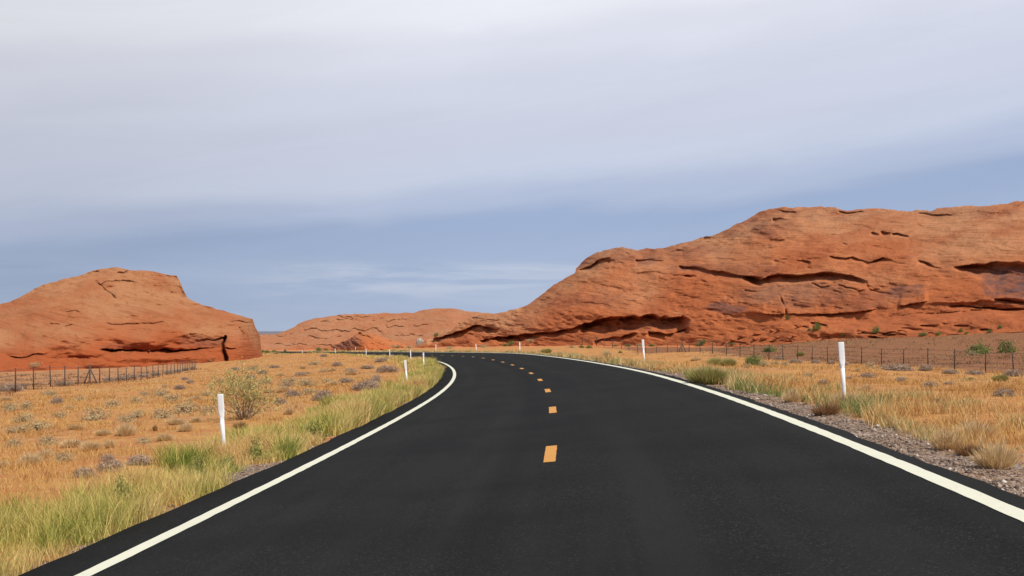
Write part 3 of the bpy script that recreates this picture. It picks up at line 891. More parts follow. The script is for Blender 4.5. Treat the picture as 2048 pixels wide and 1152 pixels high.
GI, GO = 'marker posts on the inside of the bend', 'marker posts on the outside of the bend'
place_post(449, 788, -5.3, (3, 20), -4.0, 'white marker post nearest on the left, sunk in green roadside grass before a straggly bush', GI)
place_post(815, 720, -5.1, (40, 75), -5.5, 'white marker post leaning in tall yellow grass on the inside of the bend', GI)
place_post(848, 705, -5.1, (70, 92), -2.0, 'white marker post standing before the white line where grass juts into the bend', GI)
place_post(822, 700, -5.1, (95, 125), -2.5, 'white marker post against dark asphalt, left of the one at the grass tip', GI)
place_post(780, 699, -5.1, (130, 165), -2.0, 'far white marker post at the grass edge, its top above the thin road strip', GI)
place_post(733, 698, -5.1, (168, 200), -4.0, 'far white marker post where the visible road narrows to a dark sliver', GI)
place_post(671, 697, -5.1, (205, 235), -3.0, 'distant white marker post beside dark foot of the red rubble outcrop', GI)
place_post(605, 700, -5.1, (238, 275), -3.0, 'most distant white marker post at far left of the row, on yellow-green grass', GI)
place_post(1690, 684, 5.0, (3, 20), -3.6, 'tall white marker post nearest on the right, in golden grass beside the gravel', GO)
place_post(1291, 679, 4.9, (45, 70), -4.0, 'white marker post on the right roadside in front of the big dark alcove', GO)
place_post(1040, 684, 4.9, (100, 140), -1.5, 'white marker post where the right edge line bends out of sight', GO)
place_post(953, 688, 4.9, (140, 170), -4.5, 'far leaning white marker post on the outside of the bend under red ledges', GO)
place_post(872, 689, 4.9, (172, 205), -1.0, 'far white marker post right of the grey stone, below dark overhang tip', GO)
place_post(711, 694, 4.9, (240, 285), 0.0, 'tiny white marker post in front of the orange side of the rubble outcrop', GO)

# ------------------------------------------------------------------ wire fences
m_steel, t, b = material('rusty_steel', 0.7, 0.3)
b.inputs['Base Color'].default_value = (0.05, 0.036, 0.03, 1)
m_wood, t, b = material('grey_fence_wood', 0.9, 0.1)
b.inputs['Base Color'].default_value = (0.10, 0.085, 0.075, 1)
m_wire, t, b = material('fence_wire', 0.5, 0.4)
b.inputs['Base Color'].default_value = (0.10, 0.085, 0.08, 1)


def tube(p0, p1, r0, r1=None, n=6):
    p0, p1 = np.asarray(p0, float), np.asarray(p1, float)
    r1 = r0 if r1 is None else r1
    d = p1 - p0
    d = d / np.linalg.norm(d)
    a = np.cross(d, [0, 0, 1.0] if abs(d[2]) < 0.9 else [1.0, 0, 0])
    a = a / np.linalg.norm(a)
    b2 = np.cross(d, a)
    an = np.arange(n) / n * 2 * np.pi
    ring = np.cos(an)[:, None] * a + np.sin(an)[:, None] * b2
    V = np.concatenate([p0 + ring * r0, p1 + ring * r1])
    i = np.arange(n)
    j = (i + 1) % n
    return V, [np.stack([i, j, n + j, n + i], 1), np.array([i[::-1]]), np.array([n + i])]


def join(parts):
    V, quads, other, off = [], [], {}, 0
    for v, fs in parts:
        V.append(v)
        for f in fs:
            other.setdefault(f.shape[1], []).append(f + off)
        off += len(v)
    return np.concatenate(V), [np.concatenate(o) for o in other.values()]


def polytube(pts, r, n=4):
    parts = [tube(a, b2, r, r, n) for a, b2 in zip(pts[:-1], pts[1:]) if np.linalg.norm(np.subtract(a, b2)) > 1e-4]
    return join(parts)


def hit_line(u, poly):
    k = (u - 1024.0) / F
    best = None
    for (x0, y0), (x1, y1) in zip(poly[:-1], poly[1:]):
        den = (x1 - x0) - k * (y1 - y0)
        if abs(den) < 1e-9:
            continue
        q = (k * y0 - x0) / den
        if -0.001 <= q <= 1.001:
            c = (x0 + q * (x1 - x0), y0 + q * (y1 - y0))
            if best is None or c[1] < best[1]:
                best = c
    return best


def tpost(h):
    """steel T-post: flat flange and web, pointed top"""
    parts = [tube((0, 0, -0.3), (0, 0, h), 0.036, 0.032, 6)]
    for z in np.arange(0.3, h, 0.3):
        parts.append(tube((-0.03, 0, z), (0.03, 0, z), 0.008, 0.008, 4))
    V, f = join(parts)
    return make_mesh('fence_post', V, f, [m_steel])


def fence(us, poly, h, braces, wires, label, extra=()):
    pts = []
    for u in us:
        c = hit_line(u, poly)
        if c: pts.append(c)
    pts = list(extra) + pts
    gz = [float(ground(np.array(p[0]), np.array(p[1]))) for p in pts]
    root = empty('wire_fence', (pts[0][0], pts[0][1], gz[0]))
    tagged(root, label, 'fence')
    base = np.array([pts[0][0], pts[0][1], gz[0]])
    me = tpost(h)
    for i, ((x, y), z) in enumerate(zip(pts, gz)):
        o = obj('fence_post', me, root)
        o.location = np.array([x, y, z]) - base
        o.rotation_euler = (R(rng.uniform(-1.5, 1.5)), R(rng.uniform(-2.5, 0.5)), rng.uniform(0, 3))
        hs = rng.uniform(0.96, 1.05)
        o.scale = (1, 1, hs)
    top = [np.array([x, y, z]) - base for (x, y), z in zip(pts, gz)]
    for zf in wires:
        P = [p + np.array([0, 0, h * zf]) for p in top]
        V, f = polytube(P, 0.009, 4)
        obj('wire', make_mesh('wire', V, f, [m_wire]), root)
    for ub in braces:
        c = hit_line(ub, poly)
        z = float(ground(np.array(c[0]), np.array(c[1])))
        c0 = np.array([c[0], c[1], z]) - base
        c1 = hit_line(ub + 6, poly) or c
        dr = np.array([c1[0] - c[0], c1[1] - c[1], 0])
        dr = np.array([1.0, 0.25, 0.0])
        parts = [tube(c0 + [0, 0, -0.3], c0 + [0, 0, h * 1.08], 0.045, 0.04, 8),
                 tube(c0 - dr * 0.42 + [0, 0, -0.15], c0 + [0, 0, h * 0.86], 0.05, 0.045, 8),
                 tube(c0 + dr * 0.52 + [0, 0, -0.15], c0 + [0, 0, h * 0.86], 0.05, 0.045, 8)]
        V, f = join(parts)
        obj('brace_post', make_mesh('brace_post', V, f, [m_wood]), root)
    return root


LEFT_U = [31, 67, 101, 130, 156, 180, 199, 219, 236, 253, 268, 282, 294.5, 306, 316.5, 325.5, 334, 342, 349, 355, 360.5, 365.5, 370, 374.5, 378.5, 382, 385.5, 388.5, 391.5]
LEFT_POLY = [(-24.4, 60), (-27, 74), (-36, 137), (-41.2, 170)]
left_fence = fence(LEFT_U, LEFT_POLY, 1.24, [180], (0.28, 0.5, 0.72, 0.95), 'wire fence of thin dark posts running off toward the left sandstone hill',
      extra=[(-24.3, 55), (-24.8, 60.5)])
RIGHT_U = [2027, 1971, 1909, 1856, 1807, 1763, 1723, 1688, 1655, 1624, 1595, 1566, 1538, 1508, 1480, 1453, 1425, 1400, 1378, 1355, 1335, 1313, 1292, 1275, 1258, 1243, 1225, 1208, 1193, 1178, 1165, 1150, 1136, 1122, 1110, 1098]
RIGHT_POLY = [(34, 60), (28.6, 68), (27, 75), (25, 88), (24, 100), (20.3, 116), (17, 160), (12, 185), (3, 215)]
right_fence = fence(RIGHT_U, RIGHT_POLY, 1.24, [1364], (0.28, 0.5, 0.72, 0.95), 'wire fence of thin dark posts below the right sandstone hill', extra=[(36, 57), (32, 62.5)])
# ------------------------------------------------------------------ plants
def leaf_material(name, stops, rough=0.75, trans=0.25):
    """colour picked per leaf or blade by the 'tint' attribute"""
    m, t, b = material(name, rough, 0.15)
    g = t.node('ShaderNodeNewGeometry')
    oi = t.node('ShaderNodeObjectInfo')
    n = t.noise(g.outputs['Position'], 1.3, 3, 0.5)
    v = t.math('ADD', t.attr('tint'), t.math('MULTIPLY', t.math('SUBTRACT', n, 0.5), 0.55))
    v = t.math('ADD', v, t.math('MULTIPLY', t.math('SUBTRACT', oi.outputs['Random'], 0.5), 0.18), clamp=True)
    c = t.ramp(v, stops)
    t.l.new(c, b.inputs['Base Color'])
    tr = t.node('ShaderNodeBsdfTranslucent')
    t.l.new(c, tr.inputs['Color'])
    mx_ = t.node('ShaderNodeMixShader')
    mx_.inputs[0].default_value = trans
    t.l.new(b.outputs[0], mx_.inputs[1])
    t.l.new(tr.outputs[0], mx_.inputs[2])
    t.l.new(mx_.outputs[0], t.n['Material Output'].inputs['Surface'])
    return m


m_verge = leaf_material('verge_grass_green', [(0.0, (0.62, 0.38, 0.15, 1)), (0.3, (0.74, 0.54, 0.22, 1)), (0.55, (0.60, 0.50, 0.15, 1)), (0.8, (0.36, 0.36, 0.075, 1)), (1.0, (0.14, 0.21, 0.03, 1))])
m_dry = leaf_material('dry_golden_grass', [(0.0, (0.36, 0.17, 0.06, 1)), (0.3, (0.60, 0.35, 0.12, 1)), (0.7, (0.68, 0.46, 0.20, 1)), (0.92, (0.64, 0.50, 0.25, 1)), (1.0, (0.22, 0.25, 0.07, 1))])
m_stub = leaf_material('orange_stubble', [(0.0, (0.38, 0.19, 0.075, 1)), (0.5, (0.58, 0.32, 0.10, 1)), (0.85, (0.62, 0.40, 0.16, 1)), (1.0, (0.50, 0.40, 0.22, 1))])
m_sage = leaf_material('pale_sage_leaves', [(0.0, (0.33, 0.235, 0.13, 1)), (0.5, (0.52, 0.40, 0.225, 1)), (1.0, (0.46, 0.40, 0.19, 1))])
m_tumble = leaf_material('grey_dry_twigs', [(0.0, (0.22, 0.145, 0.10, 1)), (0.5, (0.42, 0.30, 0.215, 1)), (1.0, (0.54, 0.41, 0.29, 1))], trans=0.1)
m_green = leaf_material('green_leaves', [(0.0, (0.08, 0.11, 0.025, 1)), (0.5, (0.15, 0.19, 0.045, 1)), (1.0, (0.30, 0.31, 0.09, 1))])
m_rabbit = leaf_material('yellow_green_leaves', [(0.0, (0.26, 0.23, 0.07, 1)), (0.5, (0.44, 0.38, 0.13, 1)), (1.0, (0.50, 0.44, 0.18, 1))])
m_straw = leaf_material('tan_dry_leaves', [(0.0, (0.45, 0.27, 0.12, 1)), (0.5, (0.70, 0.50, 0.26, 1)), (1.0, (0.78, 0.61, 0.35, 1))])
m_brownw = leaf_material('dead_brown_weed', [(0.0, (0.14, 0.065, 0.03, 1)), (0.5, (0.32, 0.165, 0.075, 1)), (1.0, (0.50, 0.30, 0.13, 1))])
m_stem, t, b = material('woody_stems', 0.9, 0.1)
b.inputs['Base Color'].default_value = (0.27, 0.185, 0.125, 1)


def blades(base, h, wd, lean, bend, az, tint):
    """curved grass blades: quad + tri each"""
    n = len(base)
    fx, fy = np.cos(az), np.sin(az)                  # lean direction
    face = rng.uniform(0, 2 * np.pi, n)
    sx, sy = np.cos(face), np.sin(face)              # blade width direction
    def pt(q, wf):
        off = h * (lean * q + bend * q * q)
        c = base + np.stack([fx * off, fy * off, h * q * (1 - 0.25 * bend * q)], 1)
        s = np.stack([sx * wd * wf, sy * wd * wf, 0 * wd], 1) * 0.5
        return c - s, c + s
    a0, a1 = pt(0.0, 1.0)
    b0, b1 = pt(0.55, 0.8)
    c0, c1 = pt(1.0, 0.0)
    V = np.stack([a0, a1, b0, b1, c0], 1).reshape(-1, 3)
    i = np.arange(n)[:, None] * 5
    return V, [i + np.array([[0, 1, 3, 2]]), i + np.array([[2, 3, 4]])], np.repeat(tint, 5)


def grass_mesh(name, base, h, wd, lean, bend, tint, mat):
    az = rng.uniform(0, 2 * np.pi, len(base))
    V, f, tn = blades(base, h, wd, lean, bend, az, tint)
    return make_mesh(name, V, f, [mat], False, {'tint': tn})


def verge(s_ranges, side, fn, mat, name, label):
    Bs, H, Wd, Le, Be, Ti = [], [], [], [], [], []
    for s0, s1, per_m in s_ranges:
        nt = int((s1 - s0) * per_m)
        s = rng.uniform(s0, s1, nt)
        o, keep, h, tint = fn(s, rng.uniform(0, 1, nt))
        s, o, h, tint = s[keep], o[keep], h[keep], tint[keep]
        k = 26
        p = road_pt(s, o)
        sp = np.repeat(np.clip(0.07 + 0.0014 * s, 0.07, 0.35), k)
        q = np.repeat(p[:, :2], k, 0) + rng.normal(0, 1, (len(s) * k, 2)) * sp[:, None]
        hh = np.repeat(h, k) * rng.uniform(0.45, 1.15, len(q))
        z = ground(q[:, 0], q[:, 1])
        oo = corridor(q[:, 0], q[:, 1])[0]
        okk = (oo > EDGE_R + 0.12) | (oo < EDGE_L - 0.05)
        d = np.hypot(q[:, 0], q[:, 1])
        tn = np.repeat(tint, k) + rng.normal(0, 0.17, len(q))
        Bs.append(np.concatenate([q, z[:, None] - 0.01], 1)[okk])
        H.append(hh[okk])
        Wd.append((np.maximum(0.0045, 0.00042 * d) * rng.uniform(0.7, 1.4, len(q)))[okk])
        Le.append(rng.uniform(0.0, 0.42, len(q))[okk])
        Be.append(rng.uniform(0.0, 0.55, len(q))[okk])
        Ti.append(np.clip(tn, 0, 1)[okk])
    cat = np.concatenate
    me = grass_mesh(name, cat(Bs), cat(H), cat(Wd), cat(Le), cat(Be), cat(Ti), mat)
    return tagged(obj(name, me), label, 'grass', None, 'stuff')


def left_fn(s, r):
    wid = np.interp(s, [3, 8, 30], [1.18, 1.3, 1.2]) + 0.36 * fbm(s / 5.0, 0 * s, 0, 2, 301)
    gap = 0.42 * smooth01(fbm(s / 2.2, 0 * s, 0, 2, 303) / 0.5)
    o = EDGE_L - 0.12 - gap - wid * r ** 1.15
    clump = fbm(s / 0.8, o / 0.6, 0, 2, 305)
    h = (0.43 + 0.24 * fbm(s / 1.6, o / 0.9, 0, 3, 307)) * (1 - 0.35 * r) * np.interp(s, [0, 40, 90, 250], [1, 1.05, 1.05, 1.0])
    bald = smooth01((np.abs(s - 7.0) - 1.1) / 0.5)
    keep = (clump + 0.85 > rng.uniform(0, 0.8, len(s))) & (rng.uniform(0, 1, len(s)) < np.maximum(bald, r > 0.34))
    tint = np.interp(s, [0, 5, 9, 22, 35], [0.32, 0.38, 0.46, 0.48, 0.44]) + 0.46 * fbm(s / 1.5, o / 0.8, 0, 3, 309) - 0.10 * r
    return o, keep, np.clip(h, 0.15, 0.9), tint


def right_fn(s, r):
    wid = 2.1 + 0.6 * fbm(s / 6.0, 0 * s, 0, 2, 311)
    start = 0.80 + 0.34 * fbm(s / 3.0, 0 * s, 0, 2, 313)
    start = np.where(s < 12, start + 0.25 * (12 - s) / 6, start) * np.interp(s, [20, 60, 120], [1, 0.7, 0.4])
    o = EDGE_R + start + wid * r ** 1.3
    clump = fbm(s / 0.9, o / 0.7, 0, 2, 315)
    keep = clump + 0.55 - 0.5 * r > rng.uniform(0, 0.9, len(s))
    h = (0.30 + 0.20 * fbm(s / 1.6, o / 1.0, 0, 2, 317)) * (1 - 0.5 * r)
    tint = 0.60 + 0.28 * fbm(s / 1.5, o / 0.9, 0, 2, 319)
    tint = tint + 0.35 * (fbm(s / 3.0, o / 2.0, 0, 2, 321) > 0.55) + np.interp(s, [40, 90], [0, 0.12])
    return o, keep, np.clip(h, 0.10, 0.7), tint


verge([(-5, 26, 80), (26, 70, 46), (70, 150, 20), (150, 290, 10)], -1, left_fn, m_verge, 'verge_grass', 'tall yellow-green grass along the left edge of the road')
verge([(2, 30, 56), (30, 80, 34), (80, 160, 14), (160, 290, 8)], 1, right_fn, m_dry, 'verge_grass', 'golden dry grass along the gravel on the right side of the road')


def stubble(n, ymin, ymax, side, name, label, outer=False, mat=None, hs=1.0):
    yy = np.exp(rng.uniform(math.log(ymin), math.log(ymax), n))
    span = (0.62 if outer else 0.44) * yy + 3
    xx = np.interp(yy, YR, XR) + (-1) ** (side < 0) * (4.6 + rng.uniform(0, 1, n) * span)
    xx = np.where(side < 0, np.interp(yy, YR, XR) - 5.2 - rng.uniform(0, 1, n) * span, xx)
    cl = fbm(xx / 1.5, yy / 1.5, 0, 3, 331)
    lim = (beyond(FENCE_R, xx, yy) < -0.5) if side > 0 else (xx > -25.5 - 0.146 * (yy - 74))
    if outer:
        lim = ~lim & ((beyond(ROCK_FOOT, xx, yy) < -3) if side > 0 else (yy < 165)) & (yy > 45)
    keep = (cl > rng.uniform(-0.55, 0.25, n)) & lim & (yy < ymax)
    xx, yy = xx[keep], yy[keep]
    k = 9
    sp = np.repeat(0.05 + 0.002 * yy, k)
    q = np.repeat(np.stack([xx, yy], 1), k, 0) + rng.normal(0, 1, (len(xx) * k, 2)) * sp[:, None]
    z = ground(q[:, 0], q[:, 1])
    h = hs * rng.uniform(0.04, 0.14, len(q)) * np.repeat(rng.uniform(0.6, 1.5, len(xx)), k)
    d = np.hypot(q[:, 0], q[:, 1])
    wd = np.maximum(0.004, 0.00040 * d) * rng.uniform(0.7, 1.3, len(q))
    tint = np.clip(np.repeat(0.5 + 0.35 * fbm(xx / 4, yy / 4, 0, 3, 333), k) + rng.normal(0, 0.14, len(q)), 0, 1)
    me = grass_mesh(name, np.concatenate([q, z[:, None] - 0.005], 1), h, wd, rng.uniform(0, 0.6, len(q)), rng.uniform(0, 0.6, len(q)), tint, mat or m_stub)
    return tagged(obj(name, me), label, 'grass', None, 'stuff')


stubble(28000, 9, 280, -1, 'stubble_grass', 'short orange dry grass covering the field left of the road')
m_sparse = leaf_material('sparse_brown_grass', [(0.0, (0.14, 0.065, 0.035, 1)), (0.5, (0.30, 0.16, 0.08, 1)), (1.0, (0.40, 0.29, 0.14, 1))])
stubble(13000, 45, 165, 1, 'sparse_grass', 'sparse brown tufts on the stony slope beyond the right fence', True, m_sparse, 1.3)
stubble(7000, 45, 165, -1, 'sparse_grass', 'sparse tan tufts on the flat beyond the left fence', True, m_sparse, 1.5)
stubble(19000, 9, 130, 1, 'stubble_grass', 'short orange dry grass covering the field right of the road')

# loose stones of the gravel shoulder
ns = 20000
s = -4 + 66 * rng.uniform(0, 1, ns) ** 1.9
right_side = rng.uniform(0, 1, ns) < 0.85
o = np.where(right_side, EDGE_R + 0.04 + np.abs(rng.normal(0, 0.62, ns)), EDGE_L - 0.04 - np.abs(rng.normal(0, 0.22, ns)))
p = road_pt(s, o)
p[:, 2] = ground(p[:, 0], p[:, 1])
sz = rng.gamma(2.0, 0.0050, ns) + 0.004 + 0.00012 * s
oct_ = np.array([(1, 0, 0), (0, 1, 0), (-1, 0, 0), (0, -1, 0), (0, 0, 0.75), (0, 0, -0.5)], float)
V = oct_[None] * rng.uniform(0.6, 1.3, (ns, 6, 1))
an = rng.uniform(0, 6.28, ns)
ca, sa = np.cos(an)[:, None], np.sin(an)[:, None]
V = np.stack([V[..., 0] * ca - V[..., 1] * sa, V[..., 0] * sa + V[..., 1] * ca, V[..., 2]], -1) * sz[:, None, None] + p[:, None]
of = np.array([(0, 1, 4), (1, 2, 4), (2, 3, 4), (3, 0, 4), (1, 0, 5), (2, 1, 5), (3, 2, 5), (0, 3, 5)])
m_stone, t, b = material('loose_gravel', 0.9, 0.15)
t.l.new(t.ramp(t.attr('tint'), [(0, (0.08, 0.055, 0.045, 1)), (0.5, (0.22, 0.155, 0.115, 1)), (0.9, (0.35, 0.26, 0.20, 1)), (1, (0.60, 0.52, 0.45, 1))]), b.inputs['Base Color'])
me = make_mesh('gravel', V.reshape(-1, 3), [(of[None] + np.arange(ns)[:, None, None] * 6).reshape(-1, 3)], [m_stone], False, {'tint': np.repeat(rng.uniform(0, 1, ns), 6)})
tagged(obj('gravel', me), 'loose pinkish grey stones strewn along the edges of the asphalt', 'gravel', None, 'stuff')


# ---- shrub kinds, each of unit width 2 (radius 1) and unit height 1
def leaf_quads(c, nrm, size, tint):
    n = len(c)
    r = rng.normal(0, 1, (n, 3))
    a = np.cross(nrm, r)
    a /= np.linalg.norm(a, axis=1, keepdims=True) + 1e-9
    b2 = np.cross(nrm, a)
    a = a * size[:, None]
    b2 = b2 * (size * rng.uniform(0.35, 0.7, n))[:, None]
    V = np.stack([c - a, c - b2, c + a, c + b2], 1).reshape(-1, 3)
    return V, [np.arange(n)[:, None] * 4 + np.array([[0, 1, 2, 3]])], np.repeat(tint, 4)


def stems_mesh(n, seed, reach=0.8, r0=0.035, height=0.8):
    g = np.random.default_rng(seed)
    parts = []
    for i in range(n):
        a = g.uniform(0, 6.28)
        q = g.uniform(0.25, 1.0)
        p0 = np.array([0.1 * math.cos(a), 0.1 * math.sin(a), -0.05])
        p1 = np.array([0.45 * q * reach * math.cos(a), 0.45 * q * reach * math.sin(a), height * g.uniform(0.3, 0.5)])
        p2 = np.array([q * reach * math.cos(a + g.uniform(-.3, .3)), q * reach * math.sin(a + g.uniform(-.3, .3)), height * g.uniform(0.6, 1.0)])
        parts.append(tube(p0, p1, r0, r0 * 0.6, 5))
        parts.append(tube(p1, p2, r0 * 0.6, r0 * 0.2, 4))
    V, f = join(parts)
    return make_mesh('stems', V, f, [m_stem])


def mound(n, seed, mat, leaf, clumps, up=0.5, lo=0.0, spread=0.17, inner=0.55):
    g = np.random.default_rng(seed)
    a = g.uniform(0, 6.28, clumps)
    e = np.arcsin(g.uniform(0.0, 1.0, clumps))
    rr = g.uniform(inner, 0.95, clumps)
    cc = np.stack([np.cos(a) * np.cos(e) * rr, np.sin(a) * np.cos(e) * rr, lo + (1 - lo) * np.sin(e) * rr * g.uniform(0.75, 1.05, clumps)], 1)
    k = g.integers(0, clumps, n)
    c = cc[k] + g.normal(0, spread, (n, 3)) * np.array([1, 1, 0.8])
    c[:, 2] = np.abs(c[:, 2])
    nrm = c * np.array([1, 1, 1.0]) + np.array([0, 0, up]) + g.normal(0, 0.55, (n, 3))
    nrm /= np.linalg.norm(nrm, axis=1, keepdims=True)
    tint = np.clip(0.5 + g.normal(0, 0.16, n) + (g.uniform(-0.2, 0.2, clumps))[k], 0, 1)
    V, f, tn = leaf_quads(c, nrm, leaf * g.uniform(0.6, 1.4, n), tint)
    return make_mesh('foliage', V, f, [mat], False, {'tint': tn})


def broom(n, seed, mat, wd=0.03, flat=1.0, minlen=0.5):
    """thin upright shoots fanning out from the base"""
    g = np.random.default_rng(seed)
    a = g.uniform(0, 6.28, n)
    out_ = np.sqrt(g.uniform(0, 1, n))
    base = np.stack([np.cos(a) * out_ * 0.55, np.sin(a) * out_ * 0.55, 0 * a], 1)
    lobes = 0.86 + 0.16 * np.sin(3 * a + seed) * np.cos(2 * a - seed)
    h = np.sqrt(np.clip(1 - (0.85 * out_) ** 2, 0.05, 1)) * g.uniform(minlen, 1.0, n) * flat * lobes
    lean = out_ * 0.62 * g.uniform(0.5, 1.3, n) / np.maximum(h, 0.25) * 0.8
    V, f, tn = blades(base, h, np.full(n, wd) * g.uniform(0.6, 1.5, n), lean, g.uniform(0, 0.3, n), a + g.normal(0, 0.5, n), np.clip(0.5 + g.normal(0, 0.22, n), 0, 1))
    return make_mesh('foliage', V, f, [mat], False, {'tint': tn})


def twigs(n, seed, mat, wd=0.022):
    """tangle of dry twigs in a low dome"""
    g = np.random.default_rng(seed)
    a = g.uniform(0, 6.28, n)
    e = np.arcsin(g.uniform(0, 1, n))
    rr = g.uniform(0.1, 0.95, n) ** 0.6
    c = np.stack([np.cos(a) * np.cos(e) * rr, np.sin(a) * np.cos(e) * rr, np.sin(e) * rr * 0.95 + 0.02], 1)
    d = g.normal(0, 1, (n, 3)) + c * 0.8
    d /= np.linalg.norm(d, axis=1, keepdims=True)
    L = g.uniform(0.10, 0.30, n)[:, None]
    s = np.cross(d, g.normal(0, 1, (n, 3)))
    s /= np.linalg.norm(s, axis=1, keepdims=True) + 1e-9
    s *= wd
    q0, q1 = c - d * L, c + d * L
    q0[:, 2] = np.abs(q0[:, 2])
    q1[:, 2] = np.abs(q1[:, 2])
    V = np.stack([q0 - s, q0 + s, q1], 1).reshape(-1, 3)
    tint = np.clip(0.5 + g.normal(0, 0.2, n), 0, 1)
    return make_mesh('foliage', V, [np.arange(n)[:, None] * 3 + np.array([[0, 1, 2]])], [mat], False, {'tint': np.repeat(tint, 3)})


def straggly(seed):
    g = np.random.default_rng(seed)
    parts, tips = [], []
    for i in range(34):
        a = g.uniform(0, 6.28)
        q = g.uniform(0.2, 1.0)
        p = np.array([0.06 * math.cos(a), 0.06 * math.sin(a), -0.03])
        tgt = np.array([q * math.cos(a), q * math.sin(a), g.uniform(0.45, 1.0) * (1.05 - 0.35 * q)])
        prev = p
        for k in range(1, 5):
            f = k / 4
            nx = p + (tgt - p) * np.array([f, f, f ** 0.8]) + g.normal(0, 0.03, 3)
            parts.append(tube(prev, nx, 0.011 * (1.1 - f) + 0.003, 0.011 * (0.9 - f * 0.75) + 0.002, 4))
            if k >= 2:
                tips.append((nx, f))
            prev = nx
        for k in range(3):
            e2 = prev + g.normal(0, 0.10, 3) + np.array([0, 0, 0.04])
            parts.append(tube(prev, e2, 0.006, 0.003, 3))
            tips.append((e2, 1.0))
    V, f = join(parts)
    st = make_mesh('stems', V, f, [m_stem])
    C_, T_ = [], []
    for p, f in tips:
        n = int(17 * f)
        C_.append(p + g.normal(0, 0.07, (n, 3)))
        T_.append(np.clip(g.normal(0.55 + 0.25 * (p[2] > 0.55), 0.2, n), 0, 1))
    c = np.concatenate(C_)
    c[:, 2] = np.maximum(c[:, 2], 0.03)
    nrm = g.normal(0, 1, c.shape) + np.array([0, 0, 0.6])
    nrm /= np.linalg.norm(nrm, axis=1, keepdims=True)
    V, f, tn = leaf_quads(c, nrm, 0.025 * g.uniform(0.6, 1.4, len(c)), np.concatenate(T_))
    return st, make_mesh('foliage', V, f, [m_rabbit], False, {'tint': tn})


KINDS = {}


def kind(key, name, cat, variants):
    KINDS[key] = (name, cat, variants)


kind('sage', 'sage_shrub', 'shrub', [(mound(900, 1 + i, m_sage, 0.055, 34, inner=0.5), stems_mesh(14, 1 + i)) for i in range(3)])
kind('pale', 'dry_shrub', 'shrub', [(broom(700, 11 + i, m_straw, 0.030), stems_mesh(12, 11 + i)) for i in range(3)])
kind('dry', 'tumbleweed', 'shrub', [(twigs(1100, 21 + i, m_tumble), stems_mesh(8, 21 + i, 0.7, 0.02, 0.6)) for i in range(3)])
kind('green', 'green_bush', 'bush', [(mound(1300, 31 + i, m_green, 0.062, 40, inner=0.45, spread=0.15), stems_mesh(16, 31 + i)) for i in range(3)])
kind('rabbit', 'rabbitbrush', 'bush', [(broom(1300, 41 + i, m_rabbit, 0.034, minlen=0.75), stems_mesh(16, 41 + i)) for i in range(2)])
m_weed = leaf_material('yellow_green_weed', [(0.0, (0.13, 0.155, 0.035, 1)), (0.5, (0.27, 0.275, 0.07, 1)), (1.0, (0.46, 0.41, 0.13, 1))])
kind('weed', 'green_weed', 'weed', [(mound(900, 51 + i, m_weed, 0.07, 14, inner=0.4, spread=0.2), stems_mesh(8, 51 + i)) for i in range(2)])
kind('brown', 'dead_weed', 'weed', [(broom(800, 61 + i, m_brownw, 0.026, minlen=0.35), stems_mesh(8, 61 + i, 0.7, 0.02, 0.7)) for i in range(2)])
kind('strag', 'straggly_bush', 'bush', [straggly(77)[::-1]])

bpy.context.view_layer.update()
HILLS = [o for o in C.objects if o.name.split('.')[0] in ('hill', 'rock_outcrop')]


def cast(u, v):
    """first hit of the line of sight on rocks or ground"""
    d = Vector(((u - 1024.0) / F, 1.0, -(v - Y0) / F)).normalized()
    best = None
    for h in HILLS:
        ok, loc, nrm, idx = h.ray_cast(Vector((0, 0, EYE)), d)
        if ok and (best is None or loc.y < best[1]):
            best = (loc.x, loc.y, loc.z)
    if v > Y0 + 4:
        g = on_ground(u, v, 300)
        if best is None or g[1] < best[1] + 1.0:
            best = g
    return best


count = {}


def plant(kd, u, v, wpx, hpx, label, group=None):
    p = cast(u, v)
    if p is None:
        return
    x, y, z = p
    name, cat, variants = KINDS[kd]
    i = count.get(kd, 0)
    count[kd] = i + 1
    fol, stm = variants[i % len(variants)]
    wd, hg = wpx * y / F, hpx * y / F
    small = wpx < 12
    if small:
        e = obj(name, fol)
    else:
        e = empty(name, (0, 0, 0))
        obj('foliage', fol, e)
        obj('stems', stm, e)
    e.location = (x, y + 0.25 * wd, z - 0.02 * hg)
    e.rotation_euler = (0, 0, rng.uniform(0, 6.28))
    e.scale = (wd / 2 * 1.1, wd / 2 * 1.1, max(hg, 0.05) * 1.12)
    tagged(e, label, cat, group)


G_L, G_R = 'shrubs on the left field', 'shrubs on the right field'
for u, v, w_, h_, q in [(684, 850, 60, 38, 'biggest, half way to the bend'), (622, 884, 50, 28, 'second before the biggest one'), (512, 928, 52, 38, 'below the nearest left marker post'), (392, 968, 44, 38, 'beside a bare stony gap'), (238, 1022, 50, 46, 'nearest the lower left corner'), (455, 945, 36, 26, 'small, just past the stony gap')]:
    plant('weed', u, v, w_, h_ * 1.45, 'green leafy weed in left verge grass, ' + q, 'green weeds in the left verge')
G_LF, G_RF = 'weeds caught along the left fence', 'weeds caught along the right fence'
G_FOOT, G_MID = 'shrubs on the foot of the right hill', 'shrubs below the far hills'
plant('strag', 482, 842, 140, 92, 'big straggly yellow-green bush with bare brown base behind the nearest left marker post')
plant('brown', 478, 858, 34, 20, 'dark brown dead weed low beside the nearest left marker post')
L_SAGE = 'pale sage clump scattered among orange stubble on the left field'
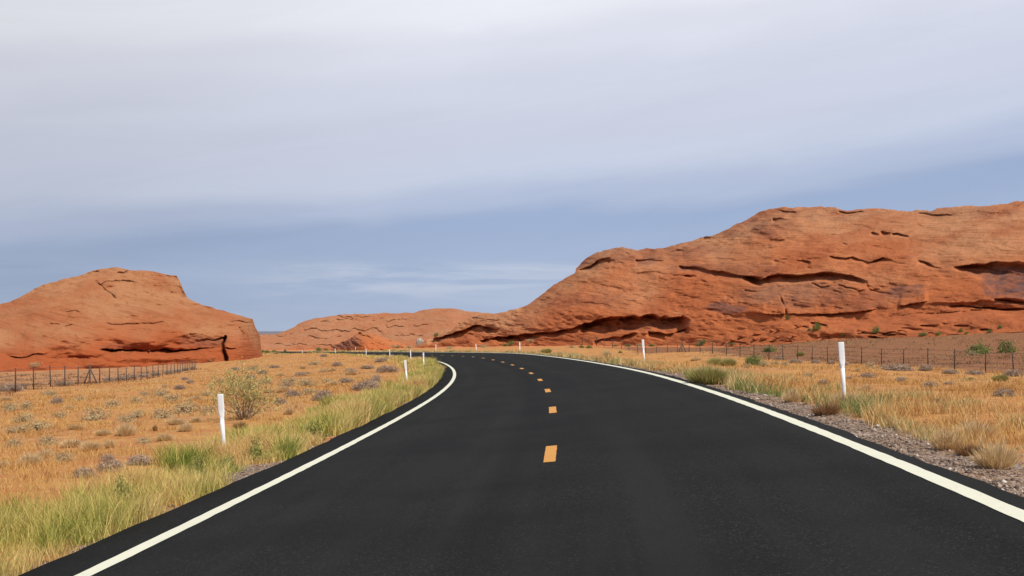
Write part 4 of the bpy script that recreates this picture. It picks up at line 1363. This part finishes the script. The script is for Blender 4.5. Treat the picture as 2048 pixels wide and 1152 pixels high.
for u, v, w_, h_ in [(224, 815, 38, 17), (271, 807, 34, 14), (287, 792, 22, 12), (46, 848, 46, 22), (16, 823, 40, 20), (49, 820, 30, 20), (118, 837, 36, 16), (273, 835, 30, 18), (416, 828, 36, 20), (27, 894, 36, 18), (93, 891, 50, 22), (574, 772, 40, 18), (630, 730, 30, 9), (647, 745, 22, 9), (530, 768, 30, 12), (440, 765, 22, 9)]:
    plant('sage', u, v, w_, h_, L_SAGE, G_L)
_r = np.random.default_rng(99)
for u, v in [(8, 800), (30, 868), (75, 862), (150, 858), (205, 868), (140, 895), (290, 890), (330, 880), (120, 925), (245, 845), (345, 850), (395, 800), (350, 805), (160, 800), (90, 790), (410, 790), (440, 800), (560, 785), (620, 790), (665, 775), (540, 790), (590, 760), (650, 762), (700, 752), (560, 750), (480, 770), (620, 745), (670, 740), (600, 735), (510, 745)]:
    w_ = _r.uniform(16, 42) * (v - 674) / 150 + 8
    plant('sage' if _r.uniform() < 0.5 else 'pale', u + _r.uniform(-8, 8), v + _r.uniform(-4, 4), w_, w_ * _r.uniform(0.32, 0.5), 'small washed-out shrub half lost in orange stubble on the left field', G_L)
plant('sage', 320, 794, 40, 18, 'greenish sage mound over a strip of bare red soil, left field below the fence end', G_L)
plant('sage', 186, 842, 62, 28, 'widest grey sage clump on the left field, in a row of pale clumps', G_L)
plant('sage', 323, 837, 46, 23, 'sage clump on the left field, in line between widest clump and nearest marker post', G_L)
plant('sage', 369, 828, 60, 27, 'pale sage thicket just left of the straggly bush', G_L)
plant('sage', 611, 774, 44, 19, 'rounded grey-green sage mound between straggly bush and road bend', G_L)
L_PALE = 'wispy tan dry shrub among orange stubble on the left field'
for u, v, w_, h_ in [(369, 866, 34, 24), (180, 902, 50, 26), (219, 897, 28, 22), (87, 919, 40, 26), (5, 937, 22, 22), (388, 846, 30, 14), (577, 830, 22, 20), (134, 820, 24, 13), (328, 775, 14, 10)]:
    plant('pale', u, v, w_, h_, L_PALE, G_L)
plant('pale', 249, 873, 44, 35, 'tallest wispy tan shrub on the left field, mid-way between roadside and fence', G_L)
plant('pale', 57, 933, 52, 35, 'large wispy pink-tan shrub nearest the roadside grass at far left', G_L)
plant('brown', 309, 863, 12, 18, 'thin upright dark weed standing alone on the left field', G_L)
L_DRY = 'low grey-purple tumbleweed lying on the left field'
for u, v, w_, h_ in [(213, 923, 30, 12), (574, 774, 16, 9), (583, 795, 34, 14), (560, 810, 26, 12), (692, 766, 34, 10), (646, 799, 40, 18), (635, 802, 30, 12), (589, 793, 22, 10), (764, 724, 36, 9), (674, 732, 22, 8), (647, 714, 18, 6), (358, 779, 26, 9), (524, 748, 22, 8), (500, 757, 24, 7), (700, 745, 30, 8), (600, 752, 26, 8), (548, 736, 24, 6), (735, 738, 30, 7)]:
    plant('dry', u, v, w_, h_, L_DRY, G_L)
plant('dry', 774, 745, 48, 14, 'dark purple-grey tumbleweed heap nearest the inside of the road bend', G_L)
plant('dry', 736, 783, 46, 24, 'big grey tumbleweed behind the tall verge grass left of the bend', G_L)
plant('dry', 716, 783, 28, 17, 'dark tumbleweed leaning against the big grey one left of the bend', G_L)
plant('dry', 752, 767, 24, 17, 'grey tumbleweed just beyond the big one left of the bend', G_L)
plant('dry', 112, 808, 27, 14, 'dark grey dry bush standing alone below the left fence', G_L)
plant('dry', 469, 741, 20, 7, 'small dark mound weed above the straggly bush, below the notched rock', G_L)
plant('dry', 380, 767, 15, 8, 'small dark tumbleweed above left of the straggly bush', G_L)
plant('dry', 369, 760, 16, 6, 'small flat dark weed below the far end of left fence', G_L)
for u, v, w_, h_, q in [(165, 957, 52, 20, 'left'), (217, 946, 62, 22, 'middle'), (276, 931, 54, 20, 'right')]:
    plant('dry', u, v, w_, h_, 'dark grey weed patch behind the tall roadside grass, %s one of three' % q, 'dark weed patches behind the left verge')
L_FEN = 'pale grey tumbleweed caught at the foot of the left wire fence'
for u, v, w_, h_ in [(16, 783, 50, 16), (42, 779, 22, 12), (119, 772, 26, 9), (137, 770, 18, 8), (216, 763, 26, 9), (240, 760, 24, 9), (262, 757, 24, 8), (285, 755, 24, 8), (310, 752, 22, 8), (335, 748, 22, 7), (352, 745, 20, 7), (370, 742, 18, 7), (386, 739, 16, 6)]:
    plant('dry', u, v, w_, h_, L_FEN, G_LF)
plant('sage', 67, 735, 28, 13, 'dull green shrub at the foot of the left sandstone hill')
plant('sage', 417, 722, 14, 6, 'small shrub at rock foot left of the notch in the left hill')
# right side
plant('green', 1962, 709, 46, 26, 'dark green bush behind the right fence, left of a pair')
plant('green', 2017, 706, 36, 27, 'bright green bush behind the right fence, right of a pair')
plant('sage', 1946, 711, 24, 11, 'grey sage clump tucked under the left of two green bushes behind the right fence')
plant('rabbit', 2003, 763, 34, 17, 'rounded yellow-green shrub in front of the right fence near frame edge', G_R)
plant('rabbit', 1940, 762, 24, 9, 'low yellow-green tuft left of the rounded shrub in front of the right fence', G_R)
plant('sage', 1742, 737, 24, 16, 'dark olive shrub at right fence foot, right of the nearest right marker post', G_R)
plant('pale', 1715, 744, 20, 9, 'small tan shrub beside the nearest right marker post, below the olive shrub', G_R)
plant('sage', 1619, 754, 24, 11, 'small olive tuft alone on orange grass left of the nearest right marker post', G_R)
R_DRY = 'low purple-grey tumbleweed lying on the orange right field'
for u, v, w_, h_ in [(1737, 756, 36, 10), (1805, 764, 30, 10), (1863, 775, 36, 11), (1649, 769, 24, 9), (2013, 794, 44, 16), (1900, 770, 22, 6), (1700, 760, 20, 6)]:
    plant('dry', u, v, w_, h_, R_DRY, G_R)
plant('pale', 1734, 784, 27, 20, 'wispy pale shrub right of the nearest right marker post stem', G_R)
plant('brown', 1879, 808, 30, 14, 'small ragged brown weed on the near right field', G_R)
R_FEN = 'grey dry weed caught at the foot of the right wire fence'
for u, v, w_, h_ in [(1800, 742, 64, 14), (1855, 742, 30, 12), (1904, 748, 34, 9), (1953, 750, 40, 10), (2032, 753, 44, 14), (1593, 726, 30, 9), (1633, 727, 22, 8), (1663, 728, 18, 8), (1559, 720, 22, 8), (1690, 731, 22, 8), (1770, 737, 24, 8)]:
    plant('dry', u, v, w_, h_, R_FEN, G_RF)
plant('rabbit', 1432, 733, 36, 22, 'left half of a yellow-topped rabbitbrush pair in front of the right fence', G_R)
plant('rabbit', 1458, 733, 36, 20, 'right half of a yellow-topped rabbitbrush pair in front of the right fence', G_R)
plant('green', 1511, 732, 44, 26, 'broad olive-green bush in front of the right fence, with sage at its feet', G_R)
plant('sage', 1528, 734, 28, 14, 'sage clump at the right foot of the broad olive-green bush', G_R)
plant('sage', 1497, 736, 18, 11, 'round sage clump at the left foot of the broad olive-green bush', G_R)
plant('green', 1541, 705, 28, 13, 'dark green bush behind the right fence above the broad olive bush', G_R)
plant('rabbit', 1602, 712, 18, 11, 'light green shrub behind the right fence', G_R)
plant('green', 1405, 692, 26, 15, 'rounded green bush at the hill foot behind the fence, right of the dark alcove')
plant('sage', 1553, 729, 20, 8, 'tan sage tuft right of the broad olive bush, nearer of two', G_R)
plant('sage', 1571, 730, 20, 8, 'tan sage tuft right of the broad olive bush, farther right of two', G_R)
plant('pale', 1392, 722, 26, 10, 'tan shrub in front of the wooden brace of the right fence', G_R)
plant('rabbit', 1420, 770, 92, 42, 'large yellow-green clump on the right verge below the rabbitbrush pair', G_R)
plant('weed', 1538, 789, 14, 11, 'small dark green weed at the gravel edge, left of the pale grass tuft', G_R)
plant('weed', 1614, 806, 26, 19, 'blue-green weed at the gravel edge, right of the pale grass tuft', G_R)
plant('pale', 1585, 806, 38, 36, 'pale upright grass tuft at the gravel edge between two green weeds', G_R)
plant('weed', 1762, 846, 26, 22, 'green weed in golden grass right of the nearest right marker post foot', G_R)
plant('brown', 1655, 832, 64, 32, 'dead reddish brown weeds at gravel edge, left of the nearest right marker post', G_R)
plant('pale', 1898, 902, 66, 52, 'broad straw-coloured grass clump over the gravel, left of dead brown weeds near right corner', G_R)
plant('pale', 2000, 942, 96, 74, 'largest straw-coloured grass clump at the gravel edge, nearest the right frame edge', G_R)
plant('pale', 1960, 880, 80, 46, 'straw grass clump behind the dead brown weeds near right corner', G_R)
plant('pale', 1690, 822, 60, 46, 'golden grass clump around the foot of the nearest right marker post', G_R)
plant('brown', 1942, 916, 60, 34, 'dead brown weeds under pale straw at the gravel edge, near right corner', G_R)
plant('sage', 1214, 714, 26, 14, 'pale bluish sage clump on the right verge near the bend', G_R)
plant('rabbit', 1092, 706, 26, 11, 'bright green-yellow shrub on the verge right of the vanishing edge line', G_R)
F_LAB = 'small green shrub rooted on the red apron of the right hill'
for u, v, w_, h_ in [(1577, 638, 9, 9), (1620, 661, 9, 5), (1689, 672, 16, 6), (1849, 671, 22, 8), (1878, 670, 14, 9), (1923, 664, 10, 9), (1934, 668, 9, 6), (1980, 666, 11, 9), (2002, 656, 12, 7), (1466, 689, 14, 5), (1775, 668, 9, 5)]:
    plant('green', u, v, w_, h_, F_LAB, G_FOOT)
plant('green', 1636, 659, 20, 15, 'dark green bush in a shaded rock hollow on the right hill apron', G_FOOT)
plant('green', 1754, 665, 16, 14, 'dark green bush alone on the orange apron above the nearest right marker post', G_FOOT)
B_LAB = 'small dull green shrub on the sand strip below the right hill alcoves'
for u, v, w_, h_ in [(1144, 696, 18, 6), (1163, 696, 12, 6), (1178, 697, 14, 7), (1256, 693, 14, 6), (1281, 693, 18, 7), (1231, 693, 12, 5), (1241, 707, 9, 6), (968, 695, 20, 7), (1023, 690, 14, 10), (1012, 692, 14, 6), (1062, 685, 16, 9), (899, 698, 18, 7), (872, 673, 10, 9), (898, 671, 10, 8), (1305, 693, 14, 6)]:
    plant('green' if w_ < 16 else 'sage', u, v, w_, h_, B_LAB, G_FOOT)
M_LAB = 'tiny dark green shrub below the far salmon hill'
for u, v, w_, h_ in [(652, 697, 9, 5), (570, 695, 7, 6), (548, 702, 12, 5), (525, 702, 12, 6), (794, 692, 10, 5), (687, 706, 11, 5), (534, 708, 10, 6)]:
    plant('green', u, v, w_, h_, M_LAB, G_MID)
plant('green', 637, 700, 13, 9, 'darkest round shrub below the far salmon hill, left of the rubble outcrop', G_MID)
plant('sage', 785, 694, 24, 5, 'grey-green low scrub right of the rubble outcrop', G_MID)
plant('sage', 818, 685, 22, 5, 'grey-green low scrub left of the grey upright stone', G_MID)

# ------------------------------------------------------------------ boulders
import bmesh


def boulder(name, loc, size, seed, mat, label, group=None, taper=0.0):
    bm = bmesh.new()
    bmesh.ops.create_icosphere(bm, subdivisions=3, radius=1.0)
    co = np.array([v.co[:] for v in bm.verts])
    n = 0.28 * fbm(co[:, 0] * 1.1, co[:, 1] * 1.1, co[:, 2] * 1.1, 2, seed) + 0.12 * fbm(co[:, 0] * 3, co[:, 1] * 3, co[:, 2] * 3, 2, seed + 5)
    co = co * (1 + n)[:, None]
    co = np.sign(co) * np.abs(co) ** 0.8
    co[:, :2] *= (1 + taper * co[:, 2])[:, None]
    for v, c_ in zip(bm.verts, co):
        v.co = Vector((c_[0] * size[0], c_[1] * size[1], c_[2] * size[2]))
    me = bpy.data.meshes.new(name)
    bm.to_mesh(me)
    bm.free()
    me.materials.append(mat)
    o = obj(name, me)
    o.location = loc
    o.rotation_euler = (0, 0, rng.uniform(-0.4, 0.4))
    return tagged(o, label, 'boulder', group)


m_grey, t, b = material('grey_stone', 0.9, 0.15)
g = t.node('ShaderNodeNewGeometry')
nn = t.noise(g.outputs['Position'], 3.0, 5, 0.65)
t.l.new(t.mix(t.remap(nn, 0.35, 0.65), (0.27, 0.24, 0.20, 1), (0.46, 0.42, 0.37, 1)), b.inputs['Base Color'])
p = on_ground(839.5, 694, 260)
q = p[1] / F
boulder('boulder', (p[0], p[1] + 0.5, p[2] + 7 * q), (6.8 * q, 5.0 * q, 10.0 * q), 5, m_grey, 'pale grey upright stone, wider at the top, left of the dark overhang tip', taper=0.22)
for k, (u, v, wpx, hpx) in enumerate([(1512, 681, 16, 8), (1530, 680, 20, 9), (1468, 682, 18, 8), (1517, 670, 22, 7), (1560, 661, 16, 8), (1487, 674, 20, 6), (1573, 684, 14, 7), (1545, 664, 12, 6), (1600, 655, 16, 7), (1720, 662, 10, 5), (1556, 676, 12, 5), (1590, 674, 14, 5), (1450, 686, 12, 5), (1655, 668, 12, 5)]):
    p = cast(u, v)
    if p is None: continue
    q = p[1] / F
    boulder('boulder', (p[0], p[1] + wpx * q * 0.2, p[2] + hpx * q * 0.35), (wpx * q * 0.42, wpx * q * 0.4, hpx * q * 0.45), 40 + k, m_rock,
            'red sandstone block in the rubble at the foot of the right hill', 'fallen blocks below the right hill')
